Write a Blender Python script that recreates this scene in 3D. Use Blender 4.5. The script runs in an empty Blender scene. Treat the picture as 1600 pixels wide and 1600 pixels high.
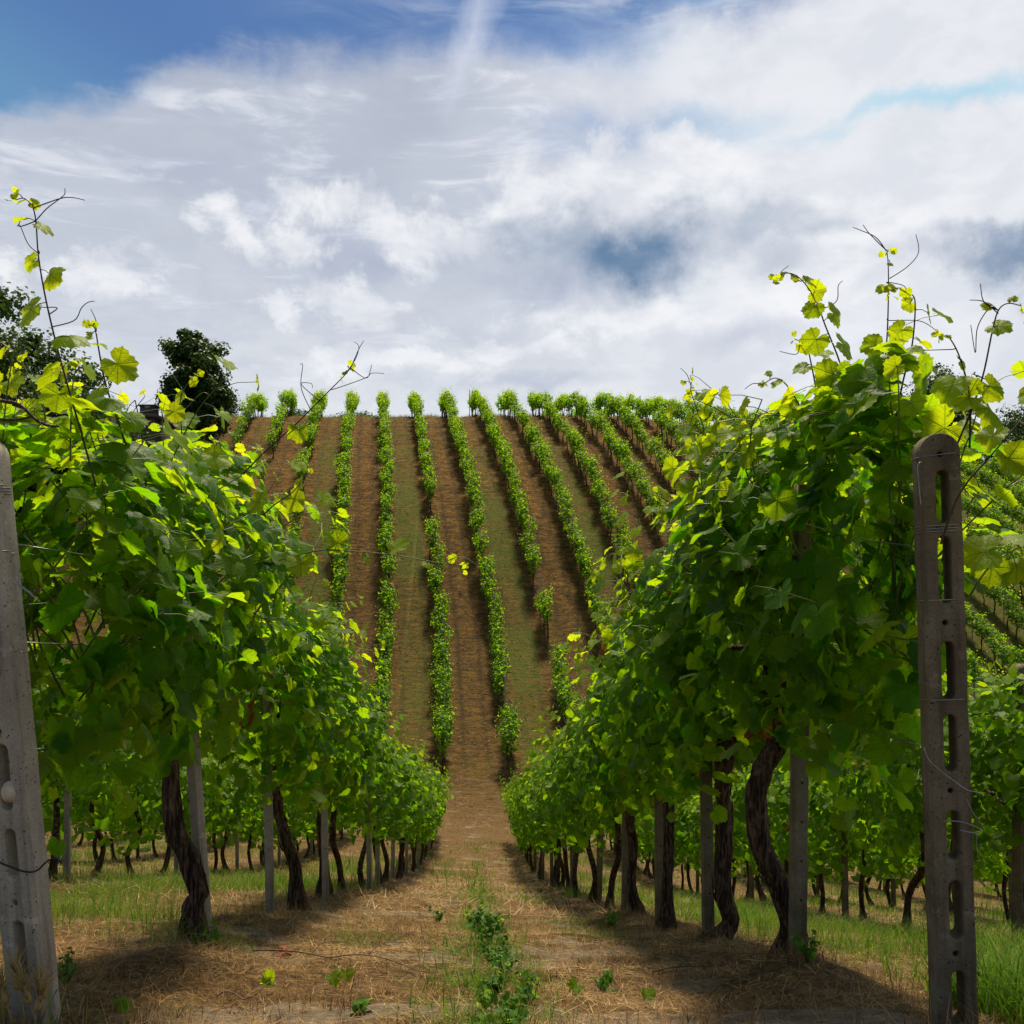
import bpy, math, random
import numpy as np
from mathutils import Vector

# ------------------------------------------------------------------ camera, sky, sun, exposure
sc = bpy.context.scene
PX0, PY0, FPX = 745.0, 900.0, 1600.0      # principal direction (row vanishing point) and focal length in photo pixels
cam_d = bpy.data.cameras.new("camera"); cam = bpy.data.objects.new("camera", cam_d)
sc.collection.objects.link(cam); sc.camera = cam
cam.location = (0, 0, 0); cam.rotation_euler = (math.radians(90), 0, 0)
cam_d.sensor_width = 36; cam_d.lens = 36
cam_d.shift_x = (800 - PX0) / 1600; cam_d.shift_y = (PY0 - 800) / 1600
cam_d.clip_start = 0.05; cam_d.clip_end = 12000

SUN_AZ, SUN_EL = math.radians(9), math.radians(60)     # azimuth clockwise from +Y
sun_d = bpy.data.lights.new("sun", 'SUN'); sun_d.energy = 5.0; sun_d.angle = math.radians(7.0); sun_d.color = (1.0, 0.88, 0.65)
sun = bpy.data.objects.new("sun", sun_d); sc.collection.objects.link(sun)
sdir = Vector((math.sin(SUN_AZ) * math.cos(SUN_EL), math.cos(SUN_AZ) * math.cos(SUN_EL), math.sin(SUN_EL)))
sun.rotation_euler = sdir.to_track_quat('Z', 'Y').to_euler()

sc.view_settings.view_transform = 'Standard'; sc.view_settings.look = 'None'
sc.view_settings.exposure = 0.38; sc.view_settings.gamma = 1.0
sc.render.engine = 'CYCLES'
cy = sc.cycles
cy.use_denoising = True; cy.max_bounces = 7; cy.diffuse_bounces = 3; cy.glossy_bounces = 2
cy.transmission_bounces = 4; cy.transparent_max_bounces = 4; cy.volume_bounces = 0
cy.caustics_reflective = False; cy.caustics_refractive = False

def S(r, g, b):                                        # sRGB 0..255 -> linear
    f = lambda c: (c / 255) / 12.92 if c / 255 <= .04045 else ((c / 255 + .055) / 1.055) ** 2.4
    return (f(r), f(g), f(b))

class NT:                                              # small node-tree helper
    def __init__(s, tree): s.t = tree; tree.nodes.clear()
    def n(s, typ, ins=None, **kw):
        nd = s.t.nodes.new(typ)
        for k, v in kw.items(): setattr(nd, k, v)
        for k, v in (ins or {}).items():
            if isinstance(v, bpy.types.NodeSocket): s.t.links.new(v, nd.inputs[k])
            else:
                if nd.inputs[k].type == 'RGBA' and len(v) == 3: v = (*v, 1)
                nd.inputs[k].default_value = v
        return nd
    def m(s, op, a, b=0.0, c=0.0, clamp=False):
        return s.n('ShaderNodeMath', {0: a, 1: b, 2: c}, operation=op, use_clamp=clamp).outputs[0]
    def mix(s, f, a, b, bt='MIX'):
        nd = s.n('ShaderNodeMix', {0: f, 6: a, 7: b}, data_type='RGBA', blend_type=bt); return nd.outputs[2]
    def ramp(s, x, lo, hi, a=0.0, b=1.0, it='SMOOTHSTEP'):
        return s.n('ShaderNodeMapRange', {0: x, 1: lo, 2: hi, 3: a, 4: b}, interpolation_type=it).outputs[0]
    def noise(s, vec, scale, detail=4.0, rough=.5, dist=0.0, col=False):
        nd = s.n('ShaderNodeTexNoise', {'Vector': vec, 'Scale': scale, 'Detail': detail, 'Roughness': rough, 'Distortion': dist})
        return nd.outputs['Color'] if col else nd.outputs['Fac']

def build_world():
    w = bpy.data.worlds.new("World"); sc.world = w; w.use_nodes = True
    T = NT(w.node_tree)
    g = T.n('ShaderNodeTexCoord').outputs['Generated']
    sky = T.n('ShaderNodeTexSky', sky_type='NISHITA', sun_disc=False, sun_elevation=SUN_EL, sun_rotation=SUN_AZ,
              altitude=200, air_density=1.0, dust_density=0.6, ozone_density=2.0).outputs[0]
    sep = T.n('ShaderNodeSeparateXYZ', {0: g}); X, Y, Z = sep.outputs
    az = T.m('ARCTAN2', X, Y)
    el = T.m('ARCSINE', Z)
    # warp
    vec = T.n('ShaderNodeCombineXYZ', {0: az, 1: el}).outputs[0]
    wn = T.noise(vec, 9.0, 7.0, .62, 0.0, True)
    wsep = T.n('ShaderNodeSeparateColor', {0: wn})
    def warped(amt):
        u = T.m('ADD', az, T.m('MULTIPLY', T.m('SUBTRACT', wsep.outputs[0], .5), amt))
        v = T.m('ADD', el, T.m('MULTIPLY', T.m('SUBTRACT', wsep.outputs[1], .5), amt * .8))
        return u, v
    U1, V1 = warped(.10); U2, V2 = warped(.16)
    wb = T.n('ShaderNodeSeparateColor', {0: T.noise(vec, 5.0, 9.0, .66, .5, True)})
    U3 = T.m('ADD', az, T.m('MULTIPLY', T.m('SUBTRACT', wb.outputs[0], .5), .30)); V3 = T.m('ADD', el, T.m('MULTIPLY', T.m('SUBTRACT', wb.outputs[1], .5), .16))
    def P(px, py):
        a = math.atan((px - PX0) / FPX); return a, math.atan((PY0 - py) / FPX * math.cos(a))
    def blob(px, py, rx, ry, ang=0.0, UV=None, soft=(0.0, 1.15)):
        if UV is not None and UV[0] is U3: rx, ry = rx * 1.25, ry * 1.25
        U, V = UV or (U1, V1); a, e = P(px, py); rx /= FPX; ry /= FPX
        c, s = math.cos(math.radians(ang)), math.sin(math.radians(ang))
        du = T.m('SUBTRACT', U, a); dv = T.m('SUBTRACT', V, e)
        p = T.m('MULTIPLY_ADD', du, c / rx, T.m('MULTIPLY', dv, s / rx))
        q = T.m('MULTIPLY_ADD', du, -s / ry, T.m('MULTIPLY', dv, c / ry))
        r = T.m('SQRT', T.m('ADD', T.m('MULTIPLY', p, p), T.m('MULTIPLY', q, q)))
        return T.ramp(r, soft[0], soft[1], 1.0, 0.0)
    def acc(lst, op='MAXIMUM'):
        o = lst[0]
        for l in lst[1:]: o = T.m(op, o, l)
        return o
    def amt(b, k): return T.m('MULTIPLY', b, k)
    # streaky cirrus noise, long horizontally with a slight tilt
    st = T.n('ShaderNodeMapping', {'Vector': vec, 'Rotation': (0, 0, math.radians(-8)), 'Scale': (3.0, 14.0, 1)}).outputs[0]
    streak = T.noise(st, 2.6, 8.0, .62, .6)
    puff = T.noise(T.n('ShaderNodeMapping', {'Vector': vec, 'Scale': (1.0, 1.7, 1)}).outputs[0], 11.0, 9.0, .60, .25)
    fine = T.noise(vec, 34.0, 8.0, .65, .3)
    big = T.noise(vec, 3.5, 3.0, .5)
    # base colour : the physical sky seen through layers of cloud
    blue = T.mix(1.0, sky, (.075, .088, .092), 'MULTIPLY')
    lil_g = T.ramp(el, .12, .50)
    lil = T.mix(lil_g, S(222, 225, 230), S(182, 189, 203))
    lil = T.mix(T.ramp(streak, .35, .7), lil, S(198, 204, 217))
    right = T.ramp(T.m('ADD', az, T.m('MULTIPLY', el, .25)), .02, .36)
    lil = T.mix(T.m('MULTIPLY', right, .92), lil, S(241, 242, 245))
    lil = T.mix(T.m('MULTIPLY', T.ramp(el, .26, .12), .85), lil, S(234, 236, 240))
    lil = T.mix(T.m('MULTIPLY', T.ramp(streak, .50, .70), .75), lil, S(240, 241, 245))
    lil = T.mix(T.m('MULTIPLY', T.ramp(puff, .58, .38), T.ramp(el, .05, .3, .30, .16)), lil, S(160, 170, 192))
    # blue opening at upper left
    cur = T.n('ShaderNodeFloatCurve')
    cm = cur.mapping; c = cm.curves[0]
    pts = [(-400, 215), (0, 190), (150, 178), (270, 130), (430, 105), (620, 108), (800, 100), (950, 84), (1050, 58), (1200, 22), (1500, -60)]
    u0, u1 = -1.0, 1.0
    pl = []
    for (x, y) in pts:
        a, e = P(x, y); pl.append(((a - u0) / (u1 - u0), e))
    c.points[0].location = pl[0]; c.points[1].location = pl[-1]
    for p in pl[1:-1]: c.points.new(*p)
    cm.update()
    T.t.links.new(T.m('MULTIPLY_ADD', U1, 1 / (u1 - u0), -u0 / (u1 - u0)), cur.inputs['Value'])
    over = T.m('SUBTRACT', V1, cur.outputs[0])
    over = T.m('ADD', over, T.m('MULTIPLY', T.m('SUBTRACT', streak, .5), .05))
    openL = T.ramp(over, -.012, .030)
    thin = T.m('MULTIPLY', T.ramp(az, -.28, .2), T.ramp(streak, .34, .66, .0, .75))
    openL = T.m('MULTIPLY', openL, T.m('SUBTRACT', 1.0, thin))
    openL = T.m('MULTIPLY', openL, T.ramp(T.m('ABSOLUTE', az), 1.3, .9))
    bluegap = acc([amt(blob(1010, 195, 250, 34, 0), .62), amt(blob(930, 225, 170, 40, 0), .35), amt(blob(1480, 155, 330, 20, 3), .62),
                   amt(blob(860, 40, 250, 70, -4), .8), amt(blob(1010, 15, 220, 26, 5), .75), amt(blob(700, 60, 120, 40), .3)])
    bluegap = T.m('MULTIPLY', bluegap, T.ramp(streak, .25, .6, .55, 1.0))
    blue2 = T.mix(T.ramp(az, .1, .4), S(105, 150, 205), S(150, 212, 236))
    # pale blue low between clouds
    col = T.mix(bluegap, lil, blue2)
    deep = T.mix(T.ramp(T.m('ADD', el, T.m('MULTIPLY', az, .4)), .20, .36), S(96, 150, 190), S(52, 100, 168))
    deep = T.mix(.35, deep, blue)
    col = T.mix(openL, col, deep)
    # contrail
    ca, ce = P(757, -10); ca2, ce2 = P(690, 200)
    slope = (ca2 - ca) / (ce2 - ce)
    cx = T.m('ADD', ca, T.m('MULTIPLY', T.m('SUBTRACT', el, ce), slope))
    wn2 = T.m('MULTIPLY', T.m('SUBTRACT', fine, .5), .022)
    cd = T.m('ABSOLUTE', T.m('ADD', T.m('SUBTRACT', az, cx), wn2))
    wid = T.ramp(el, ce2, ce, .012, .028, 'LINEAR')
    con = T.m('MULTIPLY', T.m('SUBTRACT', 1.0, T.m('DIVIDE', cd, wid), clamp=True), T.ramp(el, ce2 - .01, ce2 + .05))
    con = T.m('MULTIPLY', con, .62, clamp=True)
    col = T.mix(con, col, S(214, 220, 236))
    # grey-blue undersides
    UV2 = (U2, V2)
    dark = acc([amt(blob(985, 380, 190, 72, 0, UV2, (.1, 1.1)), 1.0), amt(blob(900, 365, 170, 62, 0, UV2, (.1, 1.1)), .6),
                amt(blob(1190, 350, 150, 60, 0, UV2, (.1, 1.1)), .48), amt(blob(1210, 415, 80, 40, 0, UV2, (.1, 1.1)), .3),
                amt(blob(1590, 372, 170, 52, 0, UV2, (.1, 1.1)), .85)])
    soft = acc([amt(blob(1180, 520, 120, 34), .4), amt(blob(870, 440, 170, 40), .5), amt(blob(600, 405, 170, 45), .55), amt(blob(830, 590, 150, 18), .4),
                amt(blob(540, 370, 70, 40), .35), amt(blob(1450, 395, 200, 40), .3), amt(blob(330, 270, 330, 60), .25)])
    col = T.mix(soft, col, S(158, 168, 194))
    # cumulus masses
    cum = acc([blob(520, 318, 105, 48, -8, (U3, V3)), blob(620, 350, 120, 55, -18, (U3, V3)), blob(720, 370, 120, 42, -8, (U3, V3)), blob(340, 388, 70, 42, -25, (U3, V3)), blob(440, 385, 60, 40, 0, (U3, V3)),
               blob(820, 300, 70, 60, 40, (U3, V3)), blob(960, 285, 180, 70, -4, (U3, V3)), blob(1130, 285, 190, 62, -6, (U3, V3)), blob(1330, 320, 230, 70, 0, (U3, V3)), blob(925, 225, 55, 60, -45, (U3, V3)),
               blob(1050, 225, 120, 40, -10, (U3, V3)), blob(180, 430, 70, 40, 0, (U3, V3)), blob(560, 480, 130, 40, -18, (U3, V3)), blob(420, 490, 70, 34, -10, (U3, V3)), blob(800, 555, 120, 24, 0, (U3, V3)),
               blob(1330, 450, 260, 60, 0, (U3, V3)), blob(950, 505, 160, 30, 0, (U3, V3)), blob(620, 590, 200, 26, 0, (U3, V3)), blob(20, 430, 60, 30, 0, (U3, V3))])
    cumd = T.m('ADD', cum, T.m('MULTIPLY', T.m('SUBTRACT', puff, .5), 1.7))
    cumd = T.m('ADD', cumd, T.m('MULTIPLY', T.m('SUBTRACT', fine, .5), .7))
    cumm = T.m('MULTIPLY', T.ramp(cumd, .10, .95), T.ramp(cum, .0, .30))
    cumm = T.m('MULTIPLY', cumm, T.ramp(el, .13, .24, .45, .92))
    col = T.mix(cumm, col, T.mix(T.ramp(puff, .35, .65), S(226, 228, 234), S(250, 250, 251)))
    col = T.mix(T.m('MULTIPLY', dark, .95), col, T.mix(T.ramp(puff, .35, .7), S(70, 112, 150), S(118, 142, 172)))
    # the sun's veil of bright thin cloud
    dotn = T.n('ShaderNodeVectorMath', {0: g, 1: tuple(sdir)}, operation='DOT_PRODUCT').outputs['Value']
    col = T.mix(T.m('MULTIPLY', T.ramp(dotn, .93, .995), .85), col, (1.5, 1.45, 1.38, 1))
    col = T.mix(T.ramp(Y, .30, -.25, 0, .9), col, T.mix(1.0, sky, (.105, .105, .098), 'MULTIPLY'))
    # below the horizon: dull ground colour
    col = T.mix(T.ramp(el, 0.0, -.03), col, (.12, .11, .07, 1))
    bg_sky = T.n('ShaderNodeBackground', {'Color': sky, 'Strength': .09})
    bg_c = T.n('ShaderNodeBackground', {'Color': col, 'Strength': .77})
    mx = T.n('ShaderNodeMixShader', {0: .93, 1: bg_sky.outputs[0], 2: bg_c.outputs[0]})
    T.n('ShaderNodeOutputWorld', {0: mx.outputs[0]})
build_world()

# ------------------------------------------------------------------ helpers
R = np.random.default_rng(11)
coll = sc.collection

def at(px, py, d):                                     # photo pixel at depth d -> point
    return np.array([(px - PX0) * d / FPX, d, (PY0 - py) * d / FPX])

def lattice(seed, n=256): return np.random.default_rng(seed).random((n, n))
_LAT = {}
def vnoise(x, y, s=1.0, seed=0, octv=1):
    if seed not in _LAT: _LAT[seed] = lattice(seed)
    L = _LAT[seed]; x = np.asarray(x, float) * s; y = np.asarray(y, float) * s; tot = 0; a = 1; nrm = 0
    for o in range(octv):
        xi = np.floor(x).astype(int); yi = np.floor(y).astype(int); fx = x - xi; fy = y - yi
        fx = fx * fx * (3 - 2 * fx); fy = fy * fy * (3 - 2 * fy)
        g = lambda i, j: L[(xi + i) % 256, (yi + j) % 256]
        v = (g(0, 0) * (1 - fx) + g(1, 0) * fx) * (1 - fy) + (g(0, 1) * (1 - fx) + g(1, 1) * fx) * fy
        tot = tot + v * a; nrm += a; a *= .5; x = x * 2.03 + 17; y = y * 2.03 + 31
    return tot / nrm * 2 - 1

def mesh(name, V, F, mats=(), smooth=False, attrs=None, uv=None, fm=None):
    V = np.asarray(V, np.float32); F = np.asarray(F, np.int32); k = F.shape[1]
    me = bpy.data.meshes.new(name)
    me.vertices.add(len(V)); me.vertices.foreach_set('co', V.ravel())
    me.loops.add(F.size); me.loops.foreach_set('vertex_index', F.ravel())
    me.polygons.add(len(F)); me.polygons.foreach_set('loop_start', np.arange(0, F.size, k, dtype=np.int32))
    if smooth: me.polygons.foreach_set('use_smooth', np.ones(len(F), bool))
    if fm is not None: me.polygons.foreach_set('material_index', np.asarray(fm, np.int32))
    for nm, a in (attrs or {}).items():
        a = np.asarray(a, np.float32)
        if a.ndim == 1:
            at_ = me.attributes.new(nm, 'FLOAT', 'POINT'); at_.data.foreach_set('value', a)
        else:
            at_ = me.attributes.new(nm, 'FLOAT_VECTOR', 'POINT'); at_.data.foreach_set('vector', a.ravel())
    for m in mats: me.materials.append(m)
    me.update(calc_edges=True)
    return me

def link(name, me, parent=None, loc=None):
    o = bpy.data.objects.new(name, me); coll.objects.link(o)
    if parent: o.parent = parent
    if loc is not None: o.location = [float(c) for c in loc]
    return o

def tag(o, label=None, cat=None, group=None, kind=None):
    if label: o['label'] = label
    if cat: o['category'] = cat
    if group: o['group'] = group
    if kind: o['kind'] = kind
    return o

def empty(name, loc, label, cat, group=None, rz=0.0):
    o = bpy.data.objects.new(name, None); coll.objects.link(o); o.empty_display_size = .2
    o.location = [float(c) for c in loc]; o.rotation_euler = (0, 0, rz)
    return tag(o, label, cat, group)

class Geo:                                             # collects tubes and quads as triangles
    def __init__(s): s.V = []; s.F = []; s.n = 0
    def add(s, V, F): s.V.append(np.asarray(V, float)); s.F.append(np.asarray(F) + s.n); s.n += len(V)
    def tube(s, P, r, sides=6, cap=True, ridge=0.0, rng=None):
        P = np.asarray(P, float); n = len(P); r = np.broadcast_to(np.asarray(r, float), (n,))
        T = np.gradient(P, axis=0); T /= np.linalg.norm(T, axis=1)[:, None] + 1e-9
        a = np.array([1.0, 0, 0]) if abs(T[0][0]) < .8 else np.array([0, 1.0, 0]); rows = []
        ph = np.arange(sides) / sides * 2 * math.pi
        rid = 1 + ridge * (rng.random(sides) - .5) * 2 if ridge else np.ones(sides)
        for i in range(n):
            a = a - T[i] * a.dot(T[i]); a /= np.linalg.norm(a) + 1e-9; b = np.cross(T[i], a)
            if ridge:
                rid = 1 + (rid - 1) * .93 + ridge * .35 * (rng.random(sides) - .5)
            rows.append(P[i] + (np.cos(ph)[:, None] * a + np.sin(ph)[:, None] * b) * (r[i] * rid)[:, None])
        V = np.concatenate(rows); F = []
        i0 = np.arange(n - 1)[:, None] * sides; j = np.arange(sides)[None]; j2 = (j + 1) % sides
        A, B, C, D = i0 + j, i0 + j2, i0 + sides + j2, i0 + sides + j
        F = np.concatenate([np.stack([A, B, C], -1).reshape(-1, 3), np.stack([A, C, D], -1).reshape(-1, 3)])
        if cap:
            V = np.concatenate([V, P[:1], P[-1:]]); e = n * sides
            jj = np.arange(sides); jk = (jj + 1) % sides
            F = np.concatenate([F, np.stack([jk, jj, np.full(sides, e)], -1), np.stack([jj + (n - 1) * sides, jk + (n - 1) * sides, np.full(sides, e + 1)], -1)])
        s.add(V, F)
    def box(s, lo, hi):
        x0, y0, z0 = lo; x1, y1, z1 = hi
        V = [(x0, y0, z0), (x1, y0, z0), (x1, y1, z0), (x0, y1, z0), (x0, y0, z1), (x1, y0, z1), (x1, y1, z1), (x0, y1, z1)]
        Q = [(0, 3, 2, 1), (4, 5, 6, 7), (0, 1, 5, 4), (1, 2, 6, 5), (2, 3, 7, 6), (3, 0, 4, 7)]
        s.add(V, [t for q in Q for t in ((q[0], q[1], q[2]), (q[0], q[2], q[3]))])
    def get(s, name, mats, smooth=True): return mesh(name, np.concatenate(s.V), np.concatenate(s.F), mats, smooth)

def smooth_path(P, n):
    P = np.asarray(P, float); k = len(P); t = np.linspace(0, k - 1, n); out = []
    for x in t:
        i = min(int(x), k - 2); f = x - i
        p0, p1, p2, p3 = P[max(i - 1, 0)], P[i], P[i + 1], P[min(i + 2, k - 1)]
        out.append(.5 * (2 * p1 + (p2 - p0) * f + (2 * p0 - 5 * p1 + 4 * p2 - p3) * f ** 2 + (3 * p1 - p0 - 3 * p2 + p3) * f ** 3))
    return np.array(out)

# ------------------------------------------------------------------ materials
def material(name):
    m = bpy.data.materials.new(name); m.use_nodes = True; return m, NT(m.node_tree)

def leaf_mat(name, c_old, c_mid, c_young, tr_old, tr_young, trans=.55, spec=.13, veins=True):
    m, T = material(name)
    at_ = T.n('ShaderNodeAttribute', attribute_name='leafv').outputs['Vector']
    sp = T.n('ShaderNodeSeparateXYZ', {0: at_}); tint, young, brown = sp.outputs
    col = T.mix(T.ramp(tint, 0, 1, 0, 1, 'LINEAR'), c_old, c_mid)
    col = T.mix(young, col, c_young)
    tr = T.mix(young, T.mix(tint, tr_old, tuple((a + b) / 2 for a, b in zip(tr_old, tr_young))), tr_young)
    obj = T.n('ShaderNodeTexCoord').outputs['Object']
    nz = T.noise(obj, 35, 3, .6)
    col = T.mix(T.ramp(nz, .35, .75, 0, .35), col, c_mid)
    if veins:
        uv = T.n('ShaderNodeAttribute', attribute_name='leafuv').outputs['Vector']
        us = T.n('ShaderNodeSeparateXYZ', {0: uv}); x, y, _ = us.outputs
        th = T.m('ABSOLUTE', T.m('ARCTAN2', x, y)); r = T.n('ShaderNodeVectorMath', {0: uv}, operation='LENGTH').outputs['Value']
        vs = []
        for a in (0, .95, 2.0):
            vs.append(T.m('MULTIPLY', T.m('ABSOLUTE', T.m('SUBTRACT', th, a)), r))
        d = T.m('MINIMUM', T.m('MINIMUM', vs[0], vs[1]), vs[2])
        vein = T.ramp(d, .012, .035, 1, 0)
        br = T.m('ABSOLUTE', T.m('SUBTRACT', T.m('FRACT', T.m('MULTIPLY', T.m('SUBTRACT', r, T.m('MULTIPLY', d, .9)), 5.5)), .5))
        vein = T.m('MAXIMUM', vein, T.ramp(br, .02, .09, .45, 0))
        bumpv = vein
        col = T.mix(T.m('MULTIPLY', vein, .35), col, c_young)
        tr = T.mix(T.m('MULTIPLY', vein, .5), tr, tuple(c * .45 for c in tr_old))
        bump = T.n('ShaderNodeBump', {'Strength': .5, 'Distance': .006, 'Height': bumpv, 'Normal': T.n('ShaderNodeBump', {'Strength': .35, 'Distance': .01, 'Height': nz}).outputs[0]}).outputs[0]
    else:
        bump = T.n('ShaderNodeBump', {'Strength': .3, 'Distance': .01, 'Height': nz}).outputs[0]
    # pale, duller underside
    geo = T.n('ShaderNodeNewGeometry').outputs['Backfacing']
    colb = T.mix(.10, col, (.18, .26, .09))
    col = T.mix(geo, col, colb)
    col = T.mix(brown, col, (.20, .09, .03)); tr = T.mix(brown, tr, (.25, .08, .01))
    pr = T.n('ShaderNodeBsdfPrincipled', {'Base Color': col, 'Roughness': .50, 'Specular IOR Level': spec, 'Normal': bump})
    tl = T.n('ShaderNodeBsdfTranslucent', {'Color': tr, 'Normal': bump})
    mx = T.n('ShaderNodeMixShader', {0: trans, 1: pr.outputs[0], 2: tl.outputs[0]})
    T.n('ShaderNodeOutputMaterial', {0: mx.outputs[0]})
    return m

M = {}
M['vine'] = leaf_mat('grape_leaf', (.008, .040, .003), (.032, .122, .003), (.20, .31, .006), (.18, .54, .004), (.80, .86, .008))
M['vine_far'] = leaf_mat('grape_leaf_far', (.009, .040, .002), (.030, .105, .003), (.11, .21, .005), (.17, .48, .004), (.50, .66, .015), veins=False)
M['tree_leaf'] = leaf_mat('tree_leaf', (.016, .042, .008), (.036, .080, .012), (.06, .13, .016), (.05, .11, .012), (.12, .20, .015), trans=.25, spec=.2, veins=False)
M['weed'] = leaf_mat('weed_leaf', (.030, .10, .012), (.06, .17, .02), (.14, .26, .03), (.10, .28, .02), (.35, .5, .03), veins=False)

def blade_mat(name, cols, trans):
    m, T = material(name)
    at_ = T.n('ShaderNodeAttribute', attribute_name='leafv').outputs['Vector']
    sp = T.n('ShaderNodeSeparateXYZ', {0: at_}); t, b, _ = sp.outputs
    cr = T.n('ShaderNodeValToRGB', {0: t}); e = cr.color_ramp.elements
    e[0].position = 0; e[0].color = (*cols[0], 1); e[1].position = 1; e[1].color = (*cols[-1], 1)
    for i, c in enumerate(cols[1:-1]):
        x = e.new((i + 1) / (len(cols) - 1)); x.color = (*c, 1)
    pr = T.n('ShaderNodeBsdfPrincipled', {'Base Color': cr.outputs[0], 'Roughness': .65, 'Specular IOR Level': .2})
    tl = T.n('ShaderNodeBsdfTranslucent', {'Color': cr.outputs[0]})
    mx = T.n('ShaderNodeMixShader', {0: trans, 1: pr.outputs[0], 2: tl.outputs[0]})
    T.n('ShaderNodeOutputMaterial', {0: mx.outputs[0]}); return m
M['straw'] = blade_mat('straw', [(.05, .024, .008), (.22, .11, .032), (.42, .25, .080), (.17, .085, .03), (.62, .42, .19), (.20, .18, .05)], .2)
M['grass'] = blade_mat('grass', [(.05, .14, .006), (.11, .24, .008), (.18, .30, .012), (.08, .19, .006), (.34, .30, .06)], .4)
M['barley'] = blade_mat('barley', [(.42, .27, .09), (.50, .34, .13), (.38, .26, .08)], .3)

def bark_mat(name, c1, c2, sc_=1.0):
    m, T = material(name); o = T.n('ShaderNodeTexCoord').outputs['Object']
    mp = T.n('ShaderNodeMapping', {'Vector': o, 'Scale': (60 * sc_, 60 * sc_, 7 * sc_)}).outputs[0]
    n1 = T.noise(mp, 1.0, 5, .65, 1.2); n2 = T.noise(o, 9 * sc_, 4, .6)
    col = T.mix(T.ramp(n1, .42, .66), c1, c2)
    col = T.mix(T.ramp(n2, .58, .75, 0, .5), col, tuple(c * 1.5 + .02 for c in c2))
    bp = T.n('ShaderNodeBump', {'Strength': 1.0, 'Distance': .012, 'Height': n1}).outputs[0]
    pr = T.n('ShaderNodeBsdfPrincipled', {'Base Color': col, 'Roughness': .9, 'Specular IOR Level': .15, 'Normal': bp})
    T.n('ShaderNodeOutputMaterial', {0: pr.outputs[0]}); return m
M['bark'] = bark_mat('vine_bark', (.022, .013, .008), (.17, .105, .065))
M['tree_bark'] = bark_mat('tree_bark', (.03, .022, .016), (.08, .06, .045), .3)

def plain(name, col, rough=.6, metal=0.0, var=.25, scale=20.0, spec=.3):
    m, T = material(name); o = T.n('ShaderNodeTexCoord').outputs['Object']
    n = T.noise(o, scale, 4, .6)
    c = T.mix(T.ramp(n, .3, .7), tuple(x * (1 - var) for x in col), tuple(min(1, x * (1 + var)) for x in col))
    bp = T.n('ShaderNodeBump', {'Strength': .3, 'Distance': .003, 'Height': n}).outputs[0]
    pr = T.n('ShaderNodeBsdfPrincipled', {'Base Color': c, 'Roughness': rough, 'Metallic': metal, 'Specular IOR Level': spec, 'Normal': bp})
    T.n('ShaderNodeOutputMaterial', {0: pr.outputs[0]}); return m
M['cane'] = plain('green_cane', (.10, .13, .03), .5, var=.4)
M['cane_dark'] = plain('brown_cane', (.055, .030, .015), .6, var=.4)
M['tendril'] = plain('tendril', (.13, .12, .03), .5)
M['wire'] = plain('galvanised_wire', (.33, .33, .33), .45, .7)
M['wire_dark'] = plain('dark_wire', (.03, .03, .04), .5, .3)
M['twig'] = plain('dry_twig', (.16, .10, .06), .8)
M['stone'] = plain('pale_stone', (.50, .42, .30), .8, scale=30)
M['redleaf'] = plain('dead_red_leaf', (.24, .05, .02), .7)
M['shed'] = plain('shed_wall', (.10, .085, .075), .9, scale=3)
M['roof'] = plain('shed_roof', (.12, .10, .09), .9, scale=3)
M['rail'] = plain('railing_metal', (.35, .35, .36), .5, .4)

def concrete(name, c1, c2):
    m, T = material(name); o = T.n('ShaderNodeTexCoord').outputs['Object']
    n1 = T.noise(o, 7, 5, .6); n2 = T.noise(o, 160, 3, .7); n3 = T.noise(o, 45, 4, .6)
    v = T.n('ShaderNodeTexVoronoi', {'Vector': o, 'Scale': 75.0, 'Randomness': 1.0}).outputs['Distance']
    pit = T.m('MULTIPLY', T.ramp(v, .10, .24, 1, 0), T.ramp(n3, .45, .6))
    col = T.mix(T.ramp(n1, .3, .7), c1, c2)
    col = T.mix(T.ramp(n2, .35, .7, 0, .45), col, tuple(x * .55 for x in c1))
    streak = T.noise(T.n('ShaderNodeMapping', {'Vector': o, 'Scale': (30, 30, 2)}).outputs[0], 1, 4, .6)
    col = T.mix(T.ramp(streak, .45, .75, 0, .65), col, tuple(c * .35 for c in c1))
    col = T.mix(T.ramp(T.noise(o, 16, 5, .7), .58, .68, 0, .5), col, tuple(min(1, c * 1.25) for c in c2))
    col = T.mix(pit, col, (.03, .022, .016))
    hb = T.m('SUBTRACT', T.m('MULTIPLY', n2, .4), T.m('MULTIPLY', pit, 1.0))
    bp = T.n('ShaderNodeBump', {'Strength': .8, 'Distance': .004, 'Height': hb}).outputs[0]
    pr = T.n('ShaderNodeBsdfPrincipled', {'Base Color': col, 'Roughness': .88, 'Specular IOR Level': .2, 'Normal': bp})
    T.n('ShaderNodeOutputMaterial', {0: pr.outputs[0]}); return m
M['conc'] = concrete('weathered_concrete', (.33, .275, .21), (.50, .43, .34))
M['conc_shaded'] = concrete('shaded_concrete', (.14, .106, .062), (.25, .20, .13))  # same concrete, darker and browner: foliage shade over the right-hand posts put into colour

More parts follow.
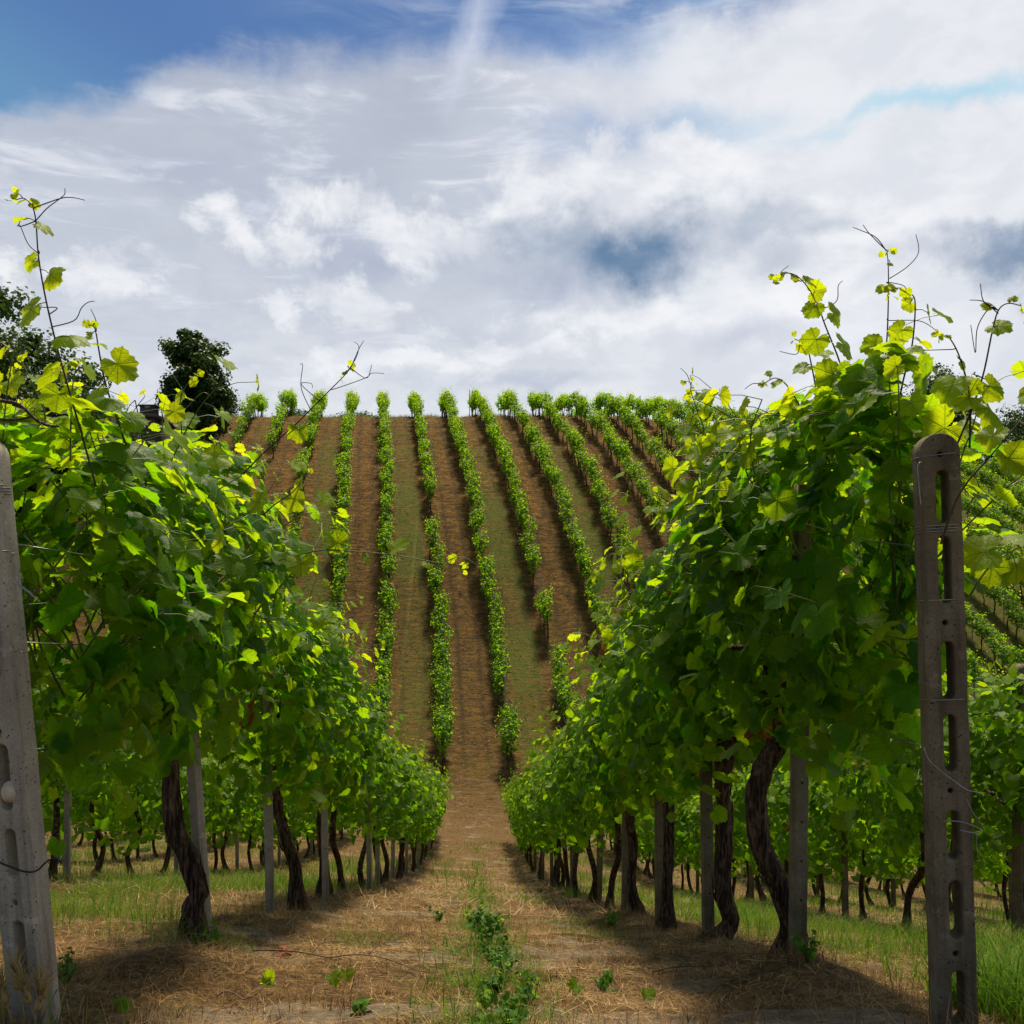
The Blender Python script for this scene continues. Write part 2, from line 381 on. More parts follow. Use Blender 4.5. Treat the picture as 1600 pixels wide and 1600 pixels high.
# ------------------------------------------------------------------ terrain
PD = np.array([-3000, -60, 0, 2.4, 2.85, 4.14, 5.58, 7.3, 8.7, 11.6, 14.5, 18, 22, 27, 30, 33, 36, 39, 45, 49.5, 54, 58, 64, 70, 75, 80, 85, 92, 100, 130, 200, 400, 900, 6000.])
PZ = np.array([-30, -1.4, -1.12, -1.17, -1.28, -1.63, -2.0, -2.49, -2.86, -3.66, -4.45, -5.42, -6.40, -7.40, -7.85, -8.1, -7.9, -7.2, -5.1, -3.0, -.25, 2.3, 5.5, 8.2, 10.3, 12.2, 13.2, 13.5, 13.3, 11, 4, -20, -60, -60.])
def profile(d):
    d = np.asarray(d, float)
    sl = np.gradient(PZ, PD); i = np.clip(np.searchsorted(PD, d) - 1, 0, len(PD) - 2)
    h = PD[i + 1] - PD[i]; t = np.clip((d - PD[i]) / h, 0, 1)
    return ((2 * t ** 3 - 3 * t ** 2 + 1) * PZ[i] + (t ** 3 - 2 * t ** 2 + t) * h * sl[i] + (-2 * t ** 3 + 3 * t ** 2) * PZ[i + 1] + (t ** 3 - t ** 2) * h * sl[i + 1])
def sst(x, a, b): t = np.clip((x - a) / (b - a), 0, 1); return t * t * (3 - 2 * t)
def ground(x, y, micro=True):
    x = np.asarray(x, float); y = np.asarray(y, float)
    z = profile(y)
    z = z - .055 * np.clip(x, -22, 22) * sst(y, 2, 9) * (1 - sst(y, 30, 42))
    z = z - .12 * np.clip(x - 12, 0, 90) * sst(y, 45, 70) * (1 - sst(y, 400, 900))
    z = z - .02 * np.clip(-x - 25, 0, 200) * sst(y, 45, 70) * (1 - sst(y, 400, 900))
    ridge = np.exp(-((((x + 1.3) % 2.6) - 0) ** 2) / .06) + np.exp(-((((x + 1.3) % 2.6) - 2.6) ** 2) / .06)
    z = z + .05 * ridge * (1 - sst(y, 30, 36)) * (np.abs(x) < 17)
    # far blue hills, highest to the right
    hx = sst(x, 400, 1500) * .9 + .1
    z = z + (sst(y, 1500, 3300)) * (330 * hx + 60 * vnoise(x, y, 1 / 500., 5, 3) * hx + 60) * 1.0
    if micro:
        nearw = 1 - sst(np.hypot(x, y), 12, 30)
        z = z + nearw * (.030 * vnoise(x, y, 1.9, 1, 3) + .014 * vnoise(x, y, 8, 2, 2))
        z = z + (1 - sst(y, 100, 140)) * (np.abs(x) < 80) * (.05 + .13 * sst(y, 60, 84)) * vnoise(x, y, .5, 3, 3)
    # two raised clods of earth at the first vines
    z = z + .10 * np.exp(-((x - 1.22) ** 2 + (y - 3.95) ** 2) / .10) + .09 * np.exp(-((x + 1.15) ** 2 + (y - 4.1) ** 2) / .14)
    return z
def gz(x, y): return float(ground(np.array([x]), np.array([y]))[0])

def row_u(x, y):                                       # row coordinate on the facing hill (rows at whole numbers)
    off = np.where(y > 49.5, -.1 * (y - 49.5), -.04 * (y - 49.5))
    return (x - off + 1.7) / 2.55
def row_x(k, y): return -1.7 + 2.55 * k + (-.1 * (y - 49.5) if y > 49.5 else -.04 * (y - 49.5))

def green_mask(x, y):                                  # where living grass covers the soil
    n = vnoise(x, y, .9, 21, 3)
    ax = np.abs(x); inter = np.abs(((ax - 1.3) % 2.6) - 1.3)              # 0 = middle of an outer lane
    outer = (ax > 1.45) * (1 - sst(inter, .55, 1.2)) * (1 - sst(y, 26, 34))
    par = np.where(x < 0, (np.floor((ax - 1.3) / 2.6) % 2) == 0, (np.floor((ax - 1.3) / 2.6) % 2) == 0)
    par = np.where(par, 1.0, .35)
    g = outer * par * sst(n, -.45, .25) * sst(y, 2.3, 3.6) * .95
    mid = np.exp(-((x - .03) / .22) ** 2) * sst(vnoise(x, y, 1.4, 22, 2), -.3, .3) * (y < 30) * .75
    g = np.maximum(g, mid)
    g = np.maximum(g, .8 * sst(vnoise(x, y, 1.5, 23, 3), .15, .5) * (y < 34))
    u = row_u(x, y); s = -np.sin(np.pi * u)
    hill = sst(y, 33, 38) * sst(s, .25, .85) * (.55 + .45 * sst(vnoise(x, y, .25, 24, 3), -.4, .4)) * (1 - .6 * sst(y, 62, 82))
    hill = np.maximum(hill, sst(y, 33, 38) * sst(x, 14, 21) * .9)
    hill = np.maximum(hill, sst(y, 33, 38) * .35 * sst(vnoise(x, y * .35, .8, 25, 3), .1, .5))
    far = sst(y, 90, 110)
    return np.clip(np.maximum(np.maximum(g, hill), far), 0, 1)

def bare_mask(x, y):                                   # pale bare earth
    return np.clip(np.exp(-(((x + .72) / .34) ** 2 + ((y - 3.15) / .22) ** 2)) + np.exp(-(((x - .92) / .30) ** 2 + ((y - 3.1) / .2) ** 2)) + .8 * np.exp(-(((x - .8) / .2) ** 2 + ((y - 4.0) / .25) ** 2))
                   + .7 * sst(vnoise(x, y, 1.3, 64, 3), .2, .45) * (y < 14), 0, 1)

def rut_mask(x, y):                                    # wheel tracks in each hill lane
    f = row_u(x, y) % 1; w = .045
    return (np.exp(-((f - .32 - .02 * vnoise(y, x * 0, .3, 26)) / w) ** 2) + np.exp(-((f - .68) / w) ** 2)) * sst(y, 36, 42)

def terrain_mat():
    m, T = material('soil_and_mown_grass'); o = T.n('ShaderNodeTexCoord').outputs['Object']
    gr = T.n('ShaderNodeAttribute', attribute_name='green').outputs['Fac']
    hl = T.n('ShaderNodeAttribute', attribute_name='hillside').outputs['Fac']
    farf = T.n('ShaderNodeAttribute', attribute_name='faraway').outputs['Fac']
    n1 = T.noise(o, 1.3, 6, .65); n2 = T.noise(o, 22, 6, .7, .5)
    mp = T.n('ShaderNodeMapping', {'Vector': o, 'Rotation': (0, 0, .5), 'Scale': (1.1, 4.0, 1.0)}).outputs[0]
    n3 = T.noise(mp, 1.3, 8, .8, .6)
    mp4 = T.n('ShaderNodeMapping', {'Vector': o, 'Scale': (1.0, 1.0, 1.0)}).outputs[0]
    n4 = T.noise(mp4, 4.2, 5, .7, .4)
    straw = T.mix(T.ramp(n2, .30, .72), (.042, .024, .010), (.26, .155, .062))
    straw = T.mix(T.ramp(n1, .35, .7, 0, .6), straw, (.19, .115, .055))
    dirt = T.mix(T.ramp(n2, .3, .7), (.17, .125, .08), (.33, .26, .18))
    straw = T.mix(T.ramp(n1, .54, .66), straw, dirt)
    straw = T.mix(T.ramp(n4, .55, .72, 0, .6), straw, (.035, .024, .012))
    red = T.mix(T.ramp(n3, .40, .62), (.040, .020, .004), (.26, .132, .022))
    red = T.mix(T.ramp(n4, .50, .64, 0, .75), red, (.035, .020, .007))
    red = T.mix(T.ramp(n2, .58, .70, 0, .6), red, (.30, .18, .055))
    # upper half of the hill is redder
    up = T.ramp(T.n('ShaderNodeSeparateXYZ', {0: o}).outputs[2], -6.0, 9.0)
    red = T.mix(up, T.mix(.5, red, (.085, .058, .022)), red)
    rut = T.n('ShaderNodeAttribute', attribute_name='rut').outputs['Fac']
    red = T.mix(T.m('MULTIPLY', rut, T.ramp(n1, .3, .6, .35, .85)), red, (.045, .030, .012))
    bare = T.n('ShaderNodeAttribute', attribute_name='bare').outputs['Fac']
    straw = T.mix(T.ramp(T.m('ADD', bare, T.m('MULTIPLY', T.m('SUBTRACT', n2, .5), .8)), .3, .8, 0, .9), straw, dirt)
    base = T.mix(hl, straw, red)
    grn = T.mix(T.ramp(n2, .3, .7), (.034, .058, .006), (.115, .150, .016))
    grn = T.mix(T.ramp(n3, .42, .62, 0, .8), grn, (.13, .095, .025))
    grn = T.mix(T.ramp(n4, .55, .75, 0, .6), grn, (.025, .04, .008))
    edge = T.ramp(T.m('ADD', gr, T.m('MULTIPLY', T.m('SUBTRACT', n4, .5), 2.0)), .25, 1.0, 0, .85)
    col = T.mix(edge, base, grn)
    wood = T.mix(T.ramp(T.noise(o, .012, 5, .6), .4, .6), (.03, .06, .02), (.10, .13, .05))
    col = T.mix(farf, col, wood)
    hh = T.m('ADD', T.m('MULTIPLY', n2, .5), T.m('MULTIPLY', n4, 1.0))
    bp = T.n('ShaderNodeBump', {'Strength': .9, 'Distance': .10, 'Height': T.m('ADD', hh, n3)}).outputs[0]
    pr = T.n('ShaderNodeBsdfPrincipled', {'Base Color': col, 'Roughness': .95, 'Specular IOR Level': .1, 'Normal': bp})
    T.n('ShaderNodeOutputMaterial', {0: pr.outputs[0]}); return m

def build_terrain():
    xs = np.concatenate([-np.geomspace(26, 5000, 40)[::-1], np.arange(-25.6, -3.4, .2), np.arange(-3.4, 3.4, .05), np.arange(3.4, 25.6, .2), np.geomspace(26, 5000, 40)])
    ys = np.concatenate([-np.geomspace(1.5, 3000, 26)[::-1], np.arange(-1, 2.2, .2), np.arange(2.2, 9, .05), np.arange(9, 34, .15), np.arange(34, 96, .35), np.geomspace(97, 5600, 60)])
    Xg, Yg = np.meshgrid(xs, ys, indexing='ij'); Zg = ground(Xg, Yg)
    ni, nj = Xg.shape; idx = np.arange(ni * nj).reshape(ni, nj)
    F = np.stack([idx[:-1, :-1], idx[1:, :-1], idx[1:, 1:], idx[:-1, 1:]], -1).reshape(-1, 4)
    g = green_mask(Xg, Yg); hl = sst(Yg, 32, 40); far = sst(Yg, 300, 500)
    me = mesh('terrain', np.stack([Xg, Yg, Zg], -1).reshape(-1, 3), F, [terrain_mat()], True,
              attrs={'bare': bare_mask(Xg, Yg).ravel(), 'rut': rut_mask(Xg, Yg).ravel(), 'green': g.ravel(), 'hillside': hl.ravel(), 'faraway': far.ravel()})
    tag(link('terrain', me), 'mown brown vineyard ground falling away and rising as the facing hill', None, None, 'structure')
build_terrain()

# ------------------------------------------------------------------ leaves
def leaf_template(npt, ring):
    keys = [(0, 1.0), (14, .93), (28, .83), (40, .86), (54, .95), (68, .90), (84, .80), (98, .82), (114, .84), (132, .76), (150, .68), (166, .50), (180, .08)]
    th = np.linspace(-math.pi, math.pi, npt, endpoint=False); a = np.degrees(np.abs(th))
    r = np.interp(a, [k[0] for k in keys], [k[1] for k in keys])
    if npt >= 20: r = r * (1 + .055 * np.where(np.arange(npt) % 2 == 0, 1, -1) * (a < 160))
    x, y = np.sin(th) * r, np.cos(th) * r
    V = [(0, 0)]; V += list(zip(x, y)); F = []
    if ring:
        q = len(V); V += list(zip(x * .55, y * .55))
        for i in range(npt):
            j = (i + 1) % npt
            F += [(0, q + j, q + i), (q + i, q + j, 1 + j), (q + i, 1 + j, 1 + i)]
    else:
        for i in range(npt): F.append((0, 1 + (i + 1) % npt, 1 + i))
    return np.array(V), np.array(F)
TPL = {0: leaf_template(34, True), 1: leaf_template(22, False), 2: leaf_template(9, False), 3: leaf_template(6, False)}
TPL[4] = (np.array([(0, -.1), (.5, .45), (0, 1.), (-.5, .45)]), np.array([(0, 1, 2), (0, 2, 3)]))   # small tree leaf

def norm(a): return a / (np.linalg.norm(a, axis=-1, keepdims=True) + 1e-9)

def leaves_geo(rng, P, N, Tn, size, tint, young, lod, brown=None, curl=1.0):
    V2, F = TPL[lod]; n = len(P); k = len(V2)
    N = norm(N); Tn = norm(Tn - N * (Tn * N).sum(-1, keepdims=True)); Xn = np.cross(Tn, N)
    x, y = V2[:, 0][None], V2[:, 1][None]; r2 = x * x + y * y
    a = (rng.random((n, 1)) * .55 - .12) * curl; b = -(rng.random((n, 1)) * .42 - .05) * curl
    w = rng.random((n, 1)) * .16 * curl; ph = rng.random((n, 1)) * 6.28; th = np.arctan2(x, y)
    z = a * np.abs(x) + b * r2 + w * np.sin(3 * th + ph) * np.sqrt(r2) + .05 * curl * np.sin(7 * th + ph * 2) * r2
    sx = .9 + .25 * rng.random((n, 1))
    V = P[:, None] + size[:, None, None] * ((x * sx)[..., None] * Xn[:, None] + y[..., None] * np.ones((n, 1, 1)) * Tn[:, None] + z[..., None] * N[:, None])
    FF = (np.arange(n)[:, None, None] * k + F[None]).reshape(-1, 3)
    br = brown if brown is not None else np.zeros(n)
    at_ = np.stack([np.repeat(tint, k), np.repeat(young, k), np.repeat(br, k)], -1)
    uv = np.stack([np.tile(V2[:, 0], n), np.tile(V2[:, 1], n), np.zeros(n * k)], -1)
    return V.reshape(-1, 3), FF, at_, uv

def leaf_mesh(name, rng, P, N, Tn, size, tint, young, lod, mat, brown=None, curl=1.0):
    V, F, a, uv = leaves_geo(rng, np.asarray(P), np.asarray(N), np.asarray(Tn), np.asarray(size), np.asarray(tint), np.asarray(young), lod, brown, curl)
    at_ = {'leafv': a}
    if lod <= 1: at_['leafuv'] = uv
    return mesh(name, V, F, [mat], lod <= 1, at_)

class Leaves:
    def __init__(s): s.P = []; s.N = []; s.T = []; s.s = []; s.t = []; s.y = []; s.b = []
    def add(s, p, n, t, size, tint, young, brown=0.0):
        s.P.append(p); s.N.append(n); s.T.append(t); s.s.append(size); s.t.append(tint); s.y.append(young); s.b.append(brown)
    def get(s, name, rng, lod, mat): return leaf_mesh(name, rng, s.P, s.N, s.T, s.s, s.t, s.y, lod, mat, np.array(s.b))

def canopy(rng, y0, y1, z0, z1, w, shear, nsh, fill, size=.075, zc=1.3, tend=None, geo=None, hang=0.0, xbias=0.0, lean=0.0, over=.20, taper=0.0):
    L = Leaves(); ns = rng.integers(1 << 30)
    top = lambda y: z1 + .16 * vnoise(y, ns % 97, 1.6, 31, 2)
    bot = lambda y: z0 + .16 * vnoise(y, ns % 89, 1.9, 32, 2)
    for i in range(nsh):
        yy = rng.uniform(y0, y1); p = np.array([rng.normal(0, .07), yy, zc + rng.normal(0, .08)])
        side = rng.choice([-1, 1]); lat = rng.uniform(.05, .75) * side + xbias * .2
        d = np.array([lat, rng.normal(0, .35) + lean, 1.0]); d /= np.linalg.norm(d)
        length = rng.uniform(.7, 1.45) * (z1 - zc + .35) / 1.2; n = max(6, int(length / .065)); pts = [p.copy()]
        for j in range(n):
            f = j / n
            d = d + rng.normal(0, .07, 3); d[2] -= (.02 + .14 * f * abs(lat) * 1.4)
            if p[2] > top(p[1]) + .05: d[2] -= .14
            if abs(p[0]) > w: d[0] -= .12 * np.sign(p[0])
            d /= np.linalg.norm(d); p = p + d * .065
            if abs(p[0]) > w + .14 or p[2] > top(p[1]) + over or p[1] < y0 - .12: break
            pts.append(p.copy())
            if j > 1:
                sd = 1 if j % 2 else -1
                perp = np.cross(d, [0, 0, 1.0]) + rng.normal(0, .3, 3); perp /= np.linalg.norm(perp) + 1e-9
                out = np.array([np.sign(p[0] + .02 * side) * (.35 + min(abs(p[0]), .4)), 0, 0])
                lp = p + perp * sd * rng.uniform(.04, .10) + out * .08
                nn = out * 1.3 + np.array([0, 0, .75]) + rng.normal(0, .42, 3) + np.array([0, -.12, 0])
                tt = out * .8 + perp * sd * .8 + np.array([0, 0, -.6]) + rng.normal(0, .3, 3)
                s_ = size * rng.uniform(.72, 1.2) * (1 - .62 * f ** 2.2)
                yg = np.clip(f ** 2.4 * 1.0 + rng.normal(0, .12) - .02 + rng.random() * .6 * (lp[2] > top(lp[1]) - .30), 0, 1)  # young tips; leaves near the top also yellowed, backlit glow put into their colour
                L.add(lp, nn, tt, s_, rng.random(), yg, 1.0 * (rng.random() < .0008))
                if geo is not None and tend is not None:
                    sh_ = np.array([0, 0, shear]); geo.tube([p + sh_ * p[1], (p + lp) / 2 + sh_ * p[1] + [0, 0, .008], lp + sh_ * lp[1]], [.0015, .0012, .0012], 4, False)
        if geo is not None:
            P = np.array(pts)
            if len(P) < 3: continue
            P[:, 2] += shear * P[:, 1]
            geo.tube(P, np.linspace(.0042, .0018, len(P)), 5)
            if tend is not None:
                for j in range(4, len(P), 4):
                    if rng.random() < .3: tendril(rng, tend, P[j], rng.normal(0, 1, 3) + [0, 0, .6], rng.uniform(.08, .2))
    # outer shell of foliage
    zc_, hh = (z0 + z1) / 2, (z1 - z0) / 2
    for i in range(fill):
        yy = rng.uniform(y0, y1); a = rng.uniform(0, 2 * math.pi)
        t, b = top(yy), bot(yy)
        zc_, hh = (t + b) / 2, (t - b) / 2
        rr = rng.uniform(.35, 1.0) ** .55
        ww = w * (1 + .32 * vnoise(yy * 1.7 + 3 * math.sin(a), math.cos(a) * 2 + ns % 31, 1.3, 33, 2))
        if taper: ww *= taper + (1 - taper) * min(1, (yy - y0) / 1.0)
        ca, sa = math.cos(a), math.sin(a)
        ca = math.copysign(abs(ca) ** .7, ca); sa = math.copysign(abs(sa) ** .8, sa)
        p = np.array([ca * ww * rr + xbias * .05, yy, zc_ + sa * hh * rr])
        if hang and sa < -.3 and rng.random() < hang: p[2] -= rng.uniform(0, .35)
        out = np.array([ca, 0, sa * .7])
        nn = out * .9 + np.array([0, -.1, .6]) + rng.normal(0, .45, 3)
        tt = out * .5 + np.array([0, 0, -.8]) + rng.normal(0, .4, 3)
        yg = np.clip(rng.normal(-.02, .12) + .75 * max(0, sa) ** 4 * rng.random() * (rr > .75) + .10 * (rng.random() < .08), 0, 1)  # topmost shell leaves yellower: young growth plus the sunlit rim put into colour
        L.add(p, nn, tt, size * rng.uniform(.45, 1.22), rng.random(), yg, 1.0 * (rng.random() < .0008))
    P = np.array(L.P); P[:, 2] += shear * P[:, 1]; L.P = list(P)
    return L

def tendril(rng, geo, p, d, length, r=.0011, curl=1.0):
    d = np.asarray(d, float); d /= np.linalg.norm(d) + 1e-9; n = 14; pts = [np.array(p, float)]
    ax = rng.normal(0, 1, 3); ax /= np.linalg.norm(ax)
    for i in range(n):
        k = curl * (.04 + .55 * (i / n) ** 3)
        d = d + np.cross(ax, d) * k; d /= np.linalg.norm(d); pts.append(pts[-1] + d * length / n)
    geo.tube(np.array(pts), np.linspace(r, r * .5, len(pts)), 4)

def trunk_geo(rng, pts, r, sides=14, knob=True, n=26):
    P = smooth_path(pts, n); P = P + np.stack([vnoise(np.arange(n) * .35, k * 7 + rng.integers(50), 1, 41, 2) * r * .45 for k in range(3)], -1) * np.array([1, 1, .2])
    t = np.linspace(0, 1, n); rr = r * (1 + .22 * (vnoise(t * 7, rng.integers(90), 1, 42, 2))) * (1 - .15 * t)
    if knob: rr = rr * (1 + .75 * np.exp(-((t - .05) / .07) ** 2))
    rr = rr * (1 + .45 * np.exp(-((t - 1) / .10) ** 2))
    g = Geo(); g.tube(P, rr, sides, True, .22, rng)
    # two arms leaving the head of the trunk
    for s in (-1, 1):
        q = P[-1]; A = smooth_path([q + [0, 0, -.04], q + [0, .14 * s, .10], q + [rng.normal(0, .03), .38 * s, .16], q + [rng.normal(0, .04), .72 * s, .13]], 10)
        g.tube(A, np.linspace(r * .75, r * .28, 10), 8, True, .2, rng)
    # loose strips of peeling bark
    for i in range(7 if sides > 10 else 0):
        j = rng.integers(3, n - 5); a = rng.uniform(0, 6.28); off = np.array([math.cos(a), math.sin(a), 0])
        S_ = P[j:j + 4] + off * rr[j:j + 4, None] * np.array([1.0, 1.12, 1.1, 1.25])[:, None]
        g.tube(S_, np.linspace(.006, .002, 4), 4)
    return g

def make_vine(name, loc, label, group, rng, canopy_kw, trunk_pts, tr, lod, mat, geo_on=True, sides=14):
    root = empty(name, loc, label, 'grapevine', group)
    tg = trunk_geo(rng, trunk_pts, tr, sides)
    link('trunk', tg.get('trunk', [M['bark']]), root)
    g = Geo() if geo_on else None; td = g if lod == 0 else None
    L = canopy(rng, geo=g, tend=td, **canopy_kw)
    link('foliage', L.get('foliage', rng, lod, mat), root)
    if g: 
        sh = link('canes', g.get('canes', [M['cane']]), root)
    return root

def copy_thing(src, loc, rz=0.0, scale=1.0, label=None, group=None):
    r = src.copy(); coll.objects.link(r); r.location = [float(c) for c in loc]; r.rotation_euler = (0, 0, rz); r.scale = (1, 1, scale) if not isinstance(scale, tuple) else scale
    if label: r['label'] = label
    if group: r['group'] = group
    for ch in list(src.children):
        c = ch.copy(); coll.objects.link(c); c.parent = r
        for g in ch.children:
            e = g.copy(); coll.objects.link(e); e.parent = c
    return r

def local(pts_px, d, base):                            # traced pixels at a depth -> local points
    out = []
    for p in pts_px:
        dd = p[2] if len(p) > 2 else d
        out.append(at(p[0], p[1], dd) - base)
    return out

# ---- the first vines of the two rows beside the lane, trunks traced one by one
near_specs = []
def near_vine(trace, d, tr, ckw, label, seed, lod=0, mat='vine'):
    base = at(trace[0][0], trace[0][1], d); base[2] = gz(base[0], base[1]) - .02
    pts = local(trace, d, base); pts[0] = np.array([pts[0][0], 0, -.03])
    o = make_vine('grapevine', base, label, 'grapevines in the two rows beside the lane', np.random.default_rng(seed), ckw, pts, tr, lod, M[mat])
    return o
LX = -1.3; RX = 1.3
vL1 = near_vine([(300, 1485), (300, 1420), (312, 1395), (293, 1340), (273, 1290), (270, 1200), (266, 1090), (268, 1040)], 4.72, .044,
    dict(y0=-1.75, y1=.75, z0=1.10, z1=2.28, w=.37, shear=-.06, hang=.35, nsh=48, fill=1450, size=.072, zc=1.4, lean=-.05),
    'thick grapevine with a swollen knob at its foot, first on left', 101)
vL2 = near_vine([(466, 1400), (462, 1370), (448, 1310), (432, 1265), (430, 1200), (438, 1110), (440, 1080)], 7.2, .048,
    dict(y0=-1.6, y1=.7, z0=1.0, z1=2.08, w=.37, shear=-.22, hang=.35, nsh=36, fill=1150, size=.068, zc=1.3),
    'grapevine with a trunk bent like a bow beside the second slim post at left', 102)
vL3 = near_vine([(505, 1392), (507, 1340), (503, 1280), (508, 1240), (494, 1180), (485, 1140)], 8.9, .042,
    dict(y0=-.8, y1=.75, z0=.9, z1=2.05, w=.38, shear=-.24, nsh=26, fill=1000, size=.068, zc=1.25),
    'grapevine with a straight knotty trunk against the tall pale slim post', 103, 1)
vR1 = near_vine([(1226, 1500), (1238, 1450), (1222, 1395), (1192, 1330), (1182, 1260), (1196, 1200), (1214, 1150), (1216, 1080)], 4.33, .047,
    dict(y0=-1.25, y1=.72, z0=1.05, z1=2.28, w=.34, xbias=-1, taper=.4, shear=-.10, hang=.3, nsh=44, fill=1250, size=.073, zc=1.4, lean=-.05),
    'grapevine with a strongly S-curved trunk beside the slim post nearest on the right', 104)
vR2 = near_vine([(1112, 1488), (1140, 1445), (1132, 1380), (1132, 1300), (1128, 1230), (1130, 1180)], 5.55, .046,
    dict(y0=-.75, y1=.72, z0=1.0, z1=2.22, w=.37, shear=-.24, hang=.35, nsh=30, fill=900, size=.07, zc=1.35),
    'grapevine with a stout black trunk kicked out at the foot, second on the right', 105)
vR3 = near_vine([(1040, 1440), (1045, 1380), (1046, 1300), (1042, 1240), (1040, 1200)], 7.0, .045,
    dict(y0=-.75, y1=.72, z0=.95, z1=2.15, w=.38, shear=-.24, nsh=28, fill=850, size=.068, zc=1.3),
    'grapevine with a thin upright trunk just behind the third slim post on the right', 106, 1)
vR4 = near_vine([(996, 1432), (990, 1390), (988, 1330), (985, 1270), (985, 1230)], 8.5, .044,
    dict(y0=-.8, y1=.72, z0=.9, z1=2.12, w=.38, shear=-.25, nsh=26, fill=1000, size=.068, zc=1.25),
    'grapevine with a splayed swollen foot, fourth on the right of the lane', 107, 1)
UP = []
# extra young growth standing above the near right vine
def sprout(parent, trace, d, leaves, seed, tends=(), r=.0034, dark=True, dd=None):
    """A long shoot traced in the photo, rooted in the canopy of its vine."""
    rng = np.random.default_rng(seed); base = np.array(parent.location)
    P = smooth_path(local(trace, d, base), 34)
    P[:, 1] += np.linspace(0, 1, len(P)) ** 1.5 * (dd if dd is not None else rng.uniform(-.12, .12))
    g = Geo(); g.tube(P, np.linspace(r, r * .42, len(P)), 6)
    L = Leaves()
    for f, side, s_ in leaves:
        i = int(f * (len(P) - 1)); p = P[i]; t = P[min(i + 1, len(P) - 1)] - P[max(i - 1, 0)]; t /= np.linalg.norm(t)
        perp = np.array([t[2], 0, -t[0]]) * side; perp /= np.linalg.norm(perp) + 1e-9
        q = p + perp * s_ * .55 + rng.normal(0, .01, 3)
        g.tube(np.array([p, (p + q) / 2 + [0, 0, .006], q]), [.0016, .0013, .0012], 4)
        nn = np.array([.35 * side, -.75, .45]) + rng.normal(0, .35, 3)
        L.add(q, nn, perp * .8 + np.array([0, 0, -.55]) + rng.normal(0, .25, 3), s_, rng.random(), np.clip(.45 + .5 * f + rng.normal(0, .1), 0, 1))
    # folded tip leaves
    for k in range(4):
        L.add(P[-1] + rng.normal(0, .012, 3), rng.normal(0, 1, 3), rng.normal(0, 1, 3), .014, .5, .9)
    if tends:
        tg = g
        for tr_ in tends:
            qs = local(tr_, d, base); ii = int(np.argmin(np.linalg.norm((P - qs[0])[:, [0, 2]], axis=1)))
            if .004 < np.linalg.norm((P[ii] - qs[0])[[0, 2]]) < .10: qs = [P[ii]] + [q + [0, P[ii][1], 0] for q in qs]
            else: qs = [q + [0, P[ii][1], 0] for q in qs]
            qs = [np.array([q[0], q[1] - (qs[0][1] - P[ii][1]) * 1.0 if k_ == 0 else P[ii][1], q[2]]) for k_, q in enumerate(qs)]
            Q = smooth_path(qs, 18); Q[:, 1] += np.linspace(0, .02, 18)
            tg.tube(Q, np.linspace(.0019, .0011, len(Q)), 5)
    so = link('shoot', g.get('shoot', [M['cane_dark'] if dark else M['cane']]), parent)
    link('foliage', L.get('foliage', rng, 0, M['vine']), so)
    return so
# left: the tall shoot and its neighbours
sprout(vL1, [(150, 760), (128, 680), (105, 600), (86, 530), (70, 460), (60, 400), (56, 345), (50, 322), (38, 310), (26, 312)], 3.0,
       [(.30, -1, .075), (.36, 1, .06), (.44, -1, .07), (.52, 1, .055), (.55, -1, .04), (.64, 1, .04), (.68, -1, .03), (.78, 1, .022), (.84, -1, .022), (.93, 1, .016)], 201,
       [[(56, 345), (72, 325), (92, 308), (98, 300), (97, 290)], [(92, 309), (110, 306), (129, 309)], [(60, 395), (42, 380), (28, 350), (22, 350)], [(28, 352), (29, 338)],
        [(88, 480), (62, 478), (40, 472)], [(115, 500), (125, 480), (135, 470), (144, 468)]], dd=0)
sprout(vL1, [(205, 720), (185, 660), (165, 600), (155, 550), (150, 520), (146, 510), (136, 508)], 3.1,
       [(.2, 1, .05), (.35, -1, .055), (.45, 1, .07), (.52, 1, .035), (.7, -1, .022), (.85, -1, .016)], 202, [[(150, 520), (148, 500), (138, 480)]], dd=0)
sprout(vL1, [(110, 720), (108, 660), (106, 600), (107, 560)], 3.05, [(.2, -1, .06), (.4, 1, .05), (.6, -1, .06), (.85, 1, .05)], 203, dark=False)
sprout(vL1, [(60, 700), (70, 650), (50, 600), (30, 560)], 3.2, [(.2, 1, .06), (.4, -1, .05), (.65, 1, .04), (.85, -1, .03)], 204, dark=False)
sprout(vL1, [(285, 720), (282, 670), (278, 620), (290, 590), (302, 574)], 3.9, [(.2, -1, .05), (.35, 1, .055), (.6, -1, .035), (.8, 1, .025), (.95, 1, .018)], 205,
       [[(282, 610), (262, 580), (250, 572)], [(283, 640), (310, 612), (322, 614)]], dark=False)
sprout(vL1, [(380, 740), (420, 700), (465, 660), (510, 615), (535, 590), (548, 575)], 4.0,
       [(.38, 1, .055), (.80, 1, .02), (.92, -1, .018)], 206,
       [[(540, 583), (555, 560), (560, 540), (552, 532)], [(560, 545), (568, 530)], [(520, 608), (570, 590), (580, 582), (600, 582)], [(572, 590), (580, 568)], [(485, 640), (470, 605), (472, 570), (468, 568)], [(470, 600), (485, 598), (487, 605)]], dd=0)
sprout(vL2, [(420, 880), (500, 860), (560, 862), (620, 868), (690, 880), (730, 884)], 4.3,
       [(.15, 1, .07), (.30, -1, .06), (.45, 1, .045), (.62, -1, .062), (.75, 1, .03), (.86, -1, .024), (.96, 1, .016)], 207,
       [[(690, 880), (720, 870), (745, 885), (738, 910)], [(605, 880), (615, 905), (622, 935)]], dark=False, dd=0)
sprout(vL1, [(395, 820), (425, 790), (455, 765), (475, 730)], 4.0, [(.3, -1, .06), (.6, 1, .06), (.8, -1, .04)], 208)
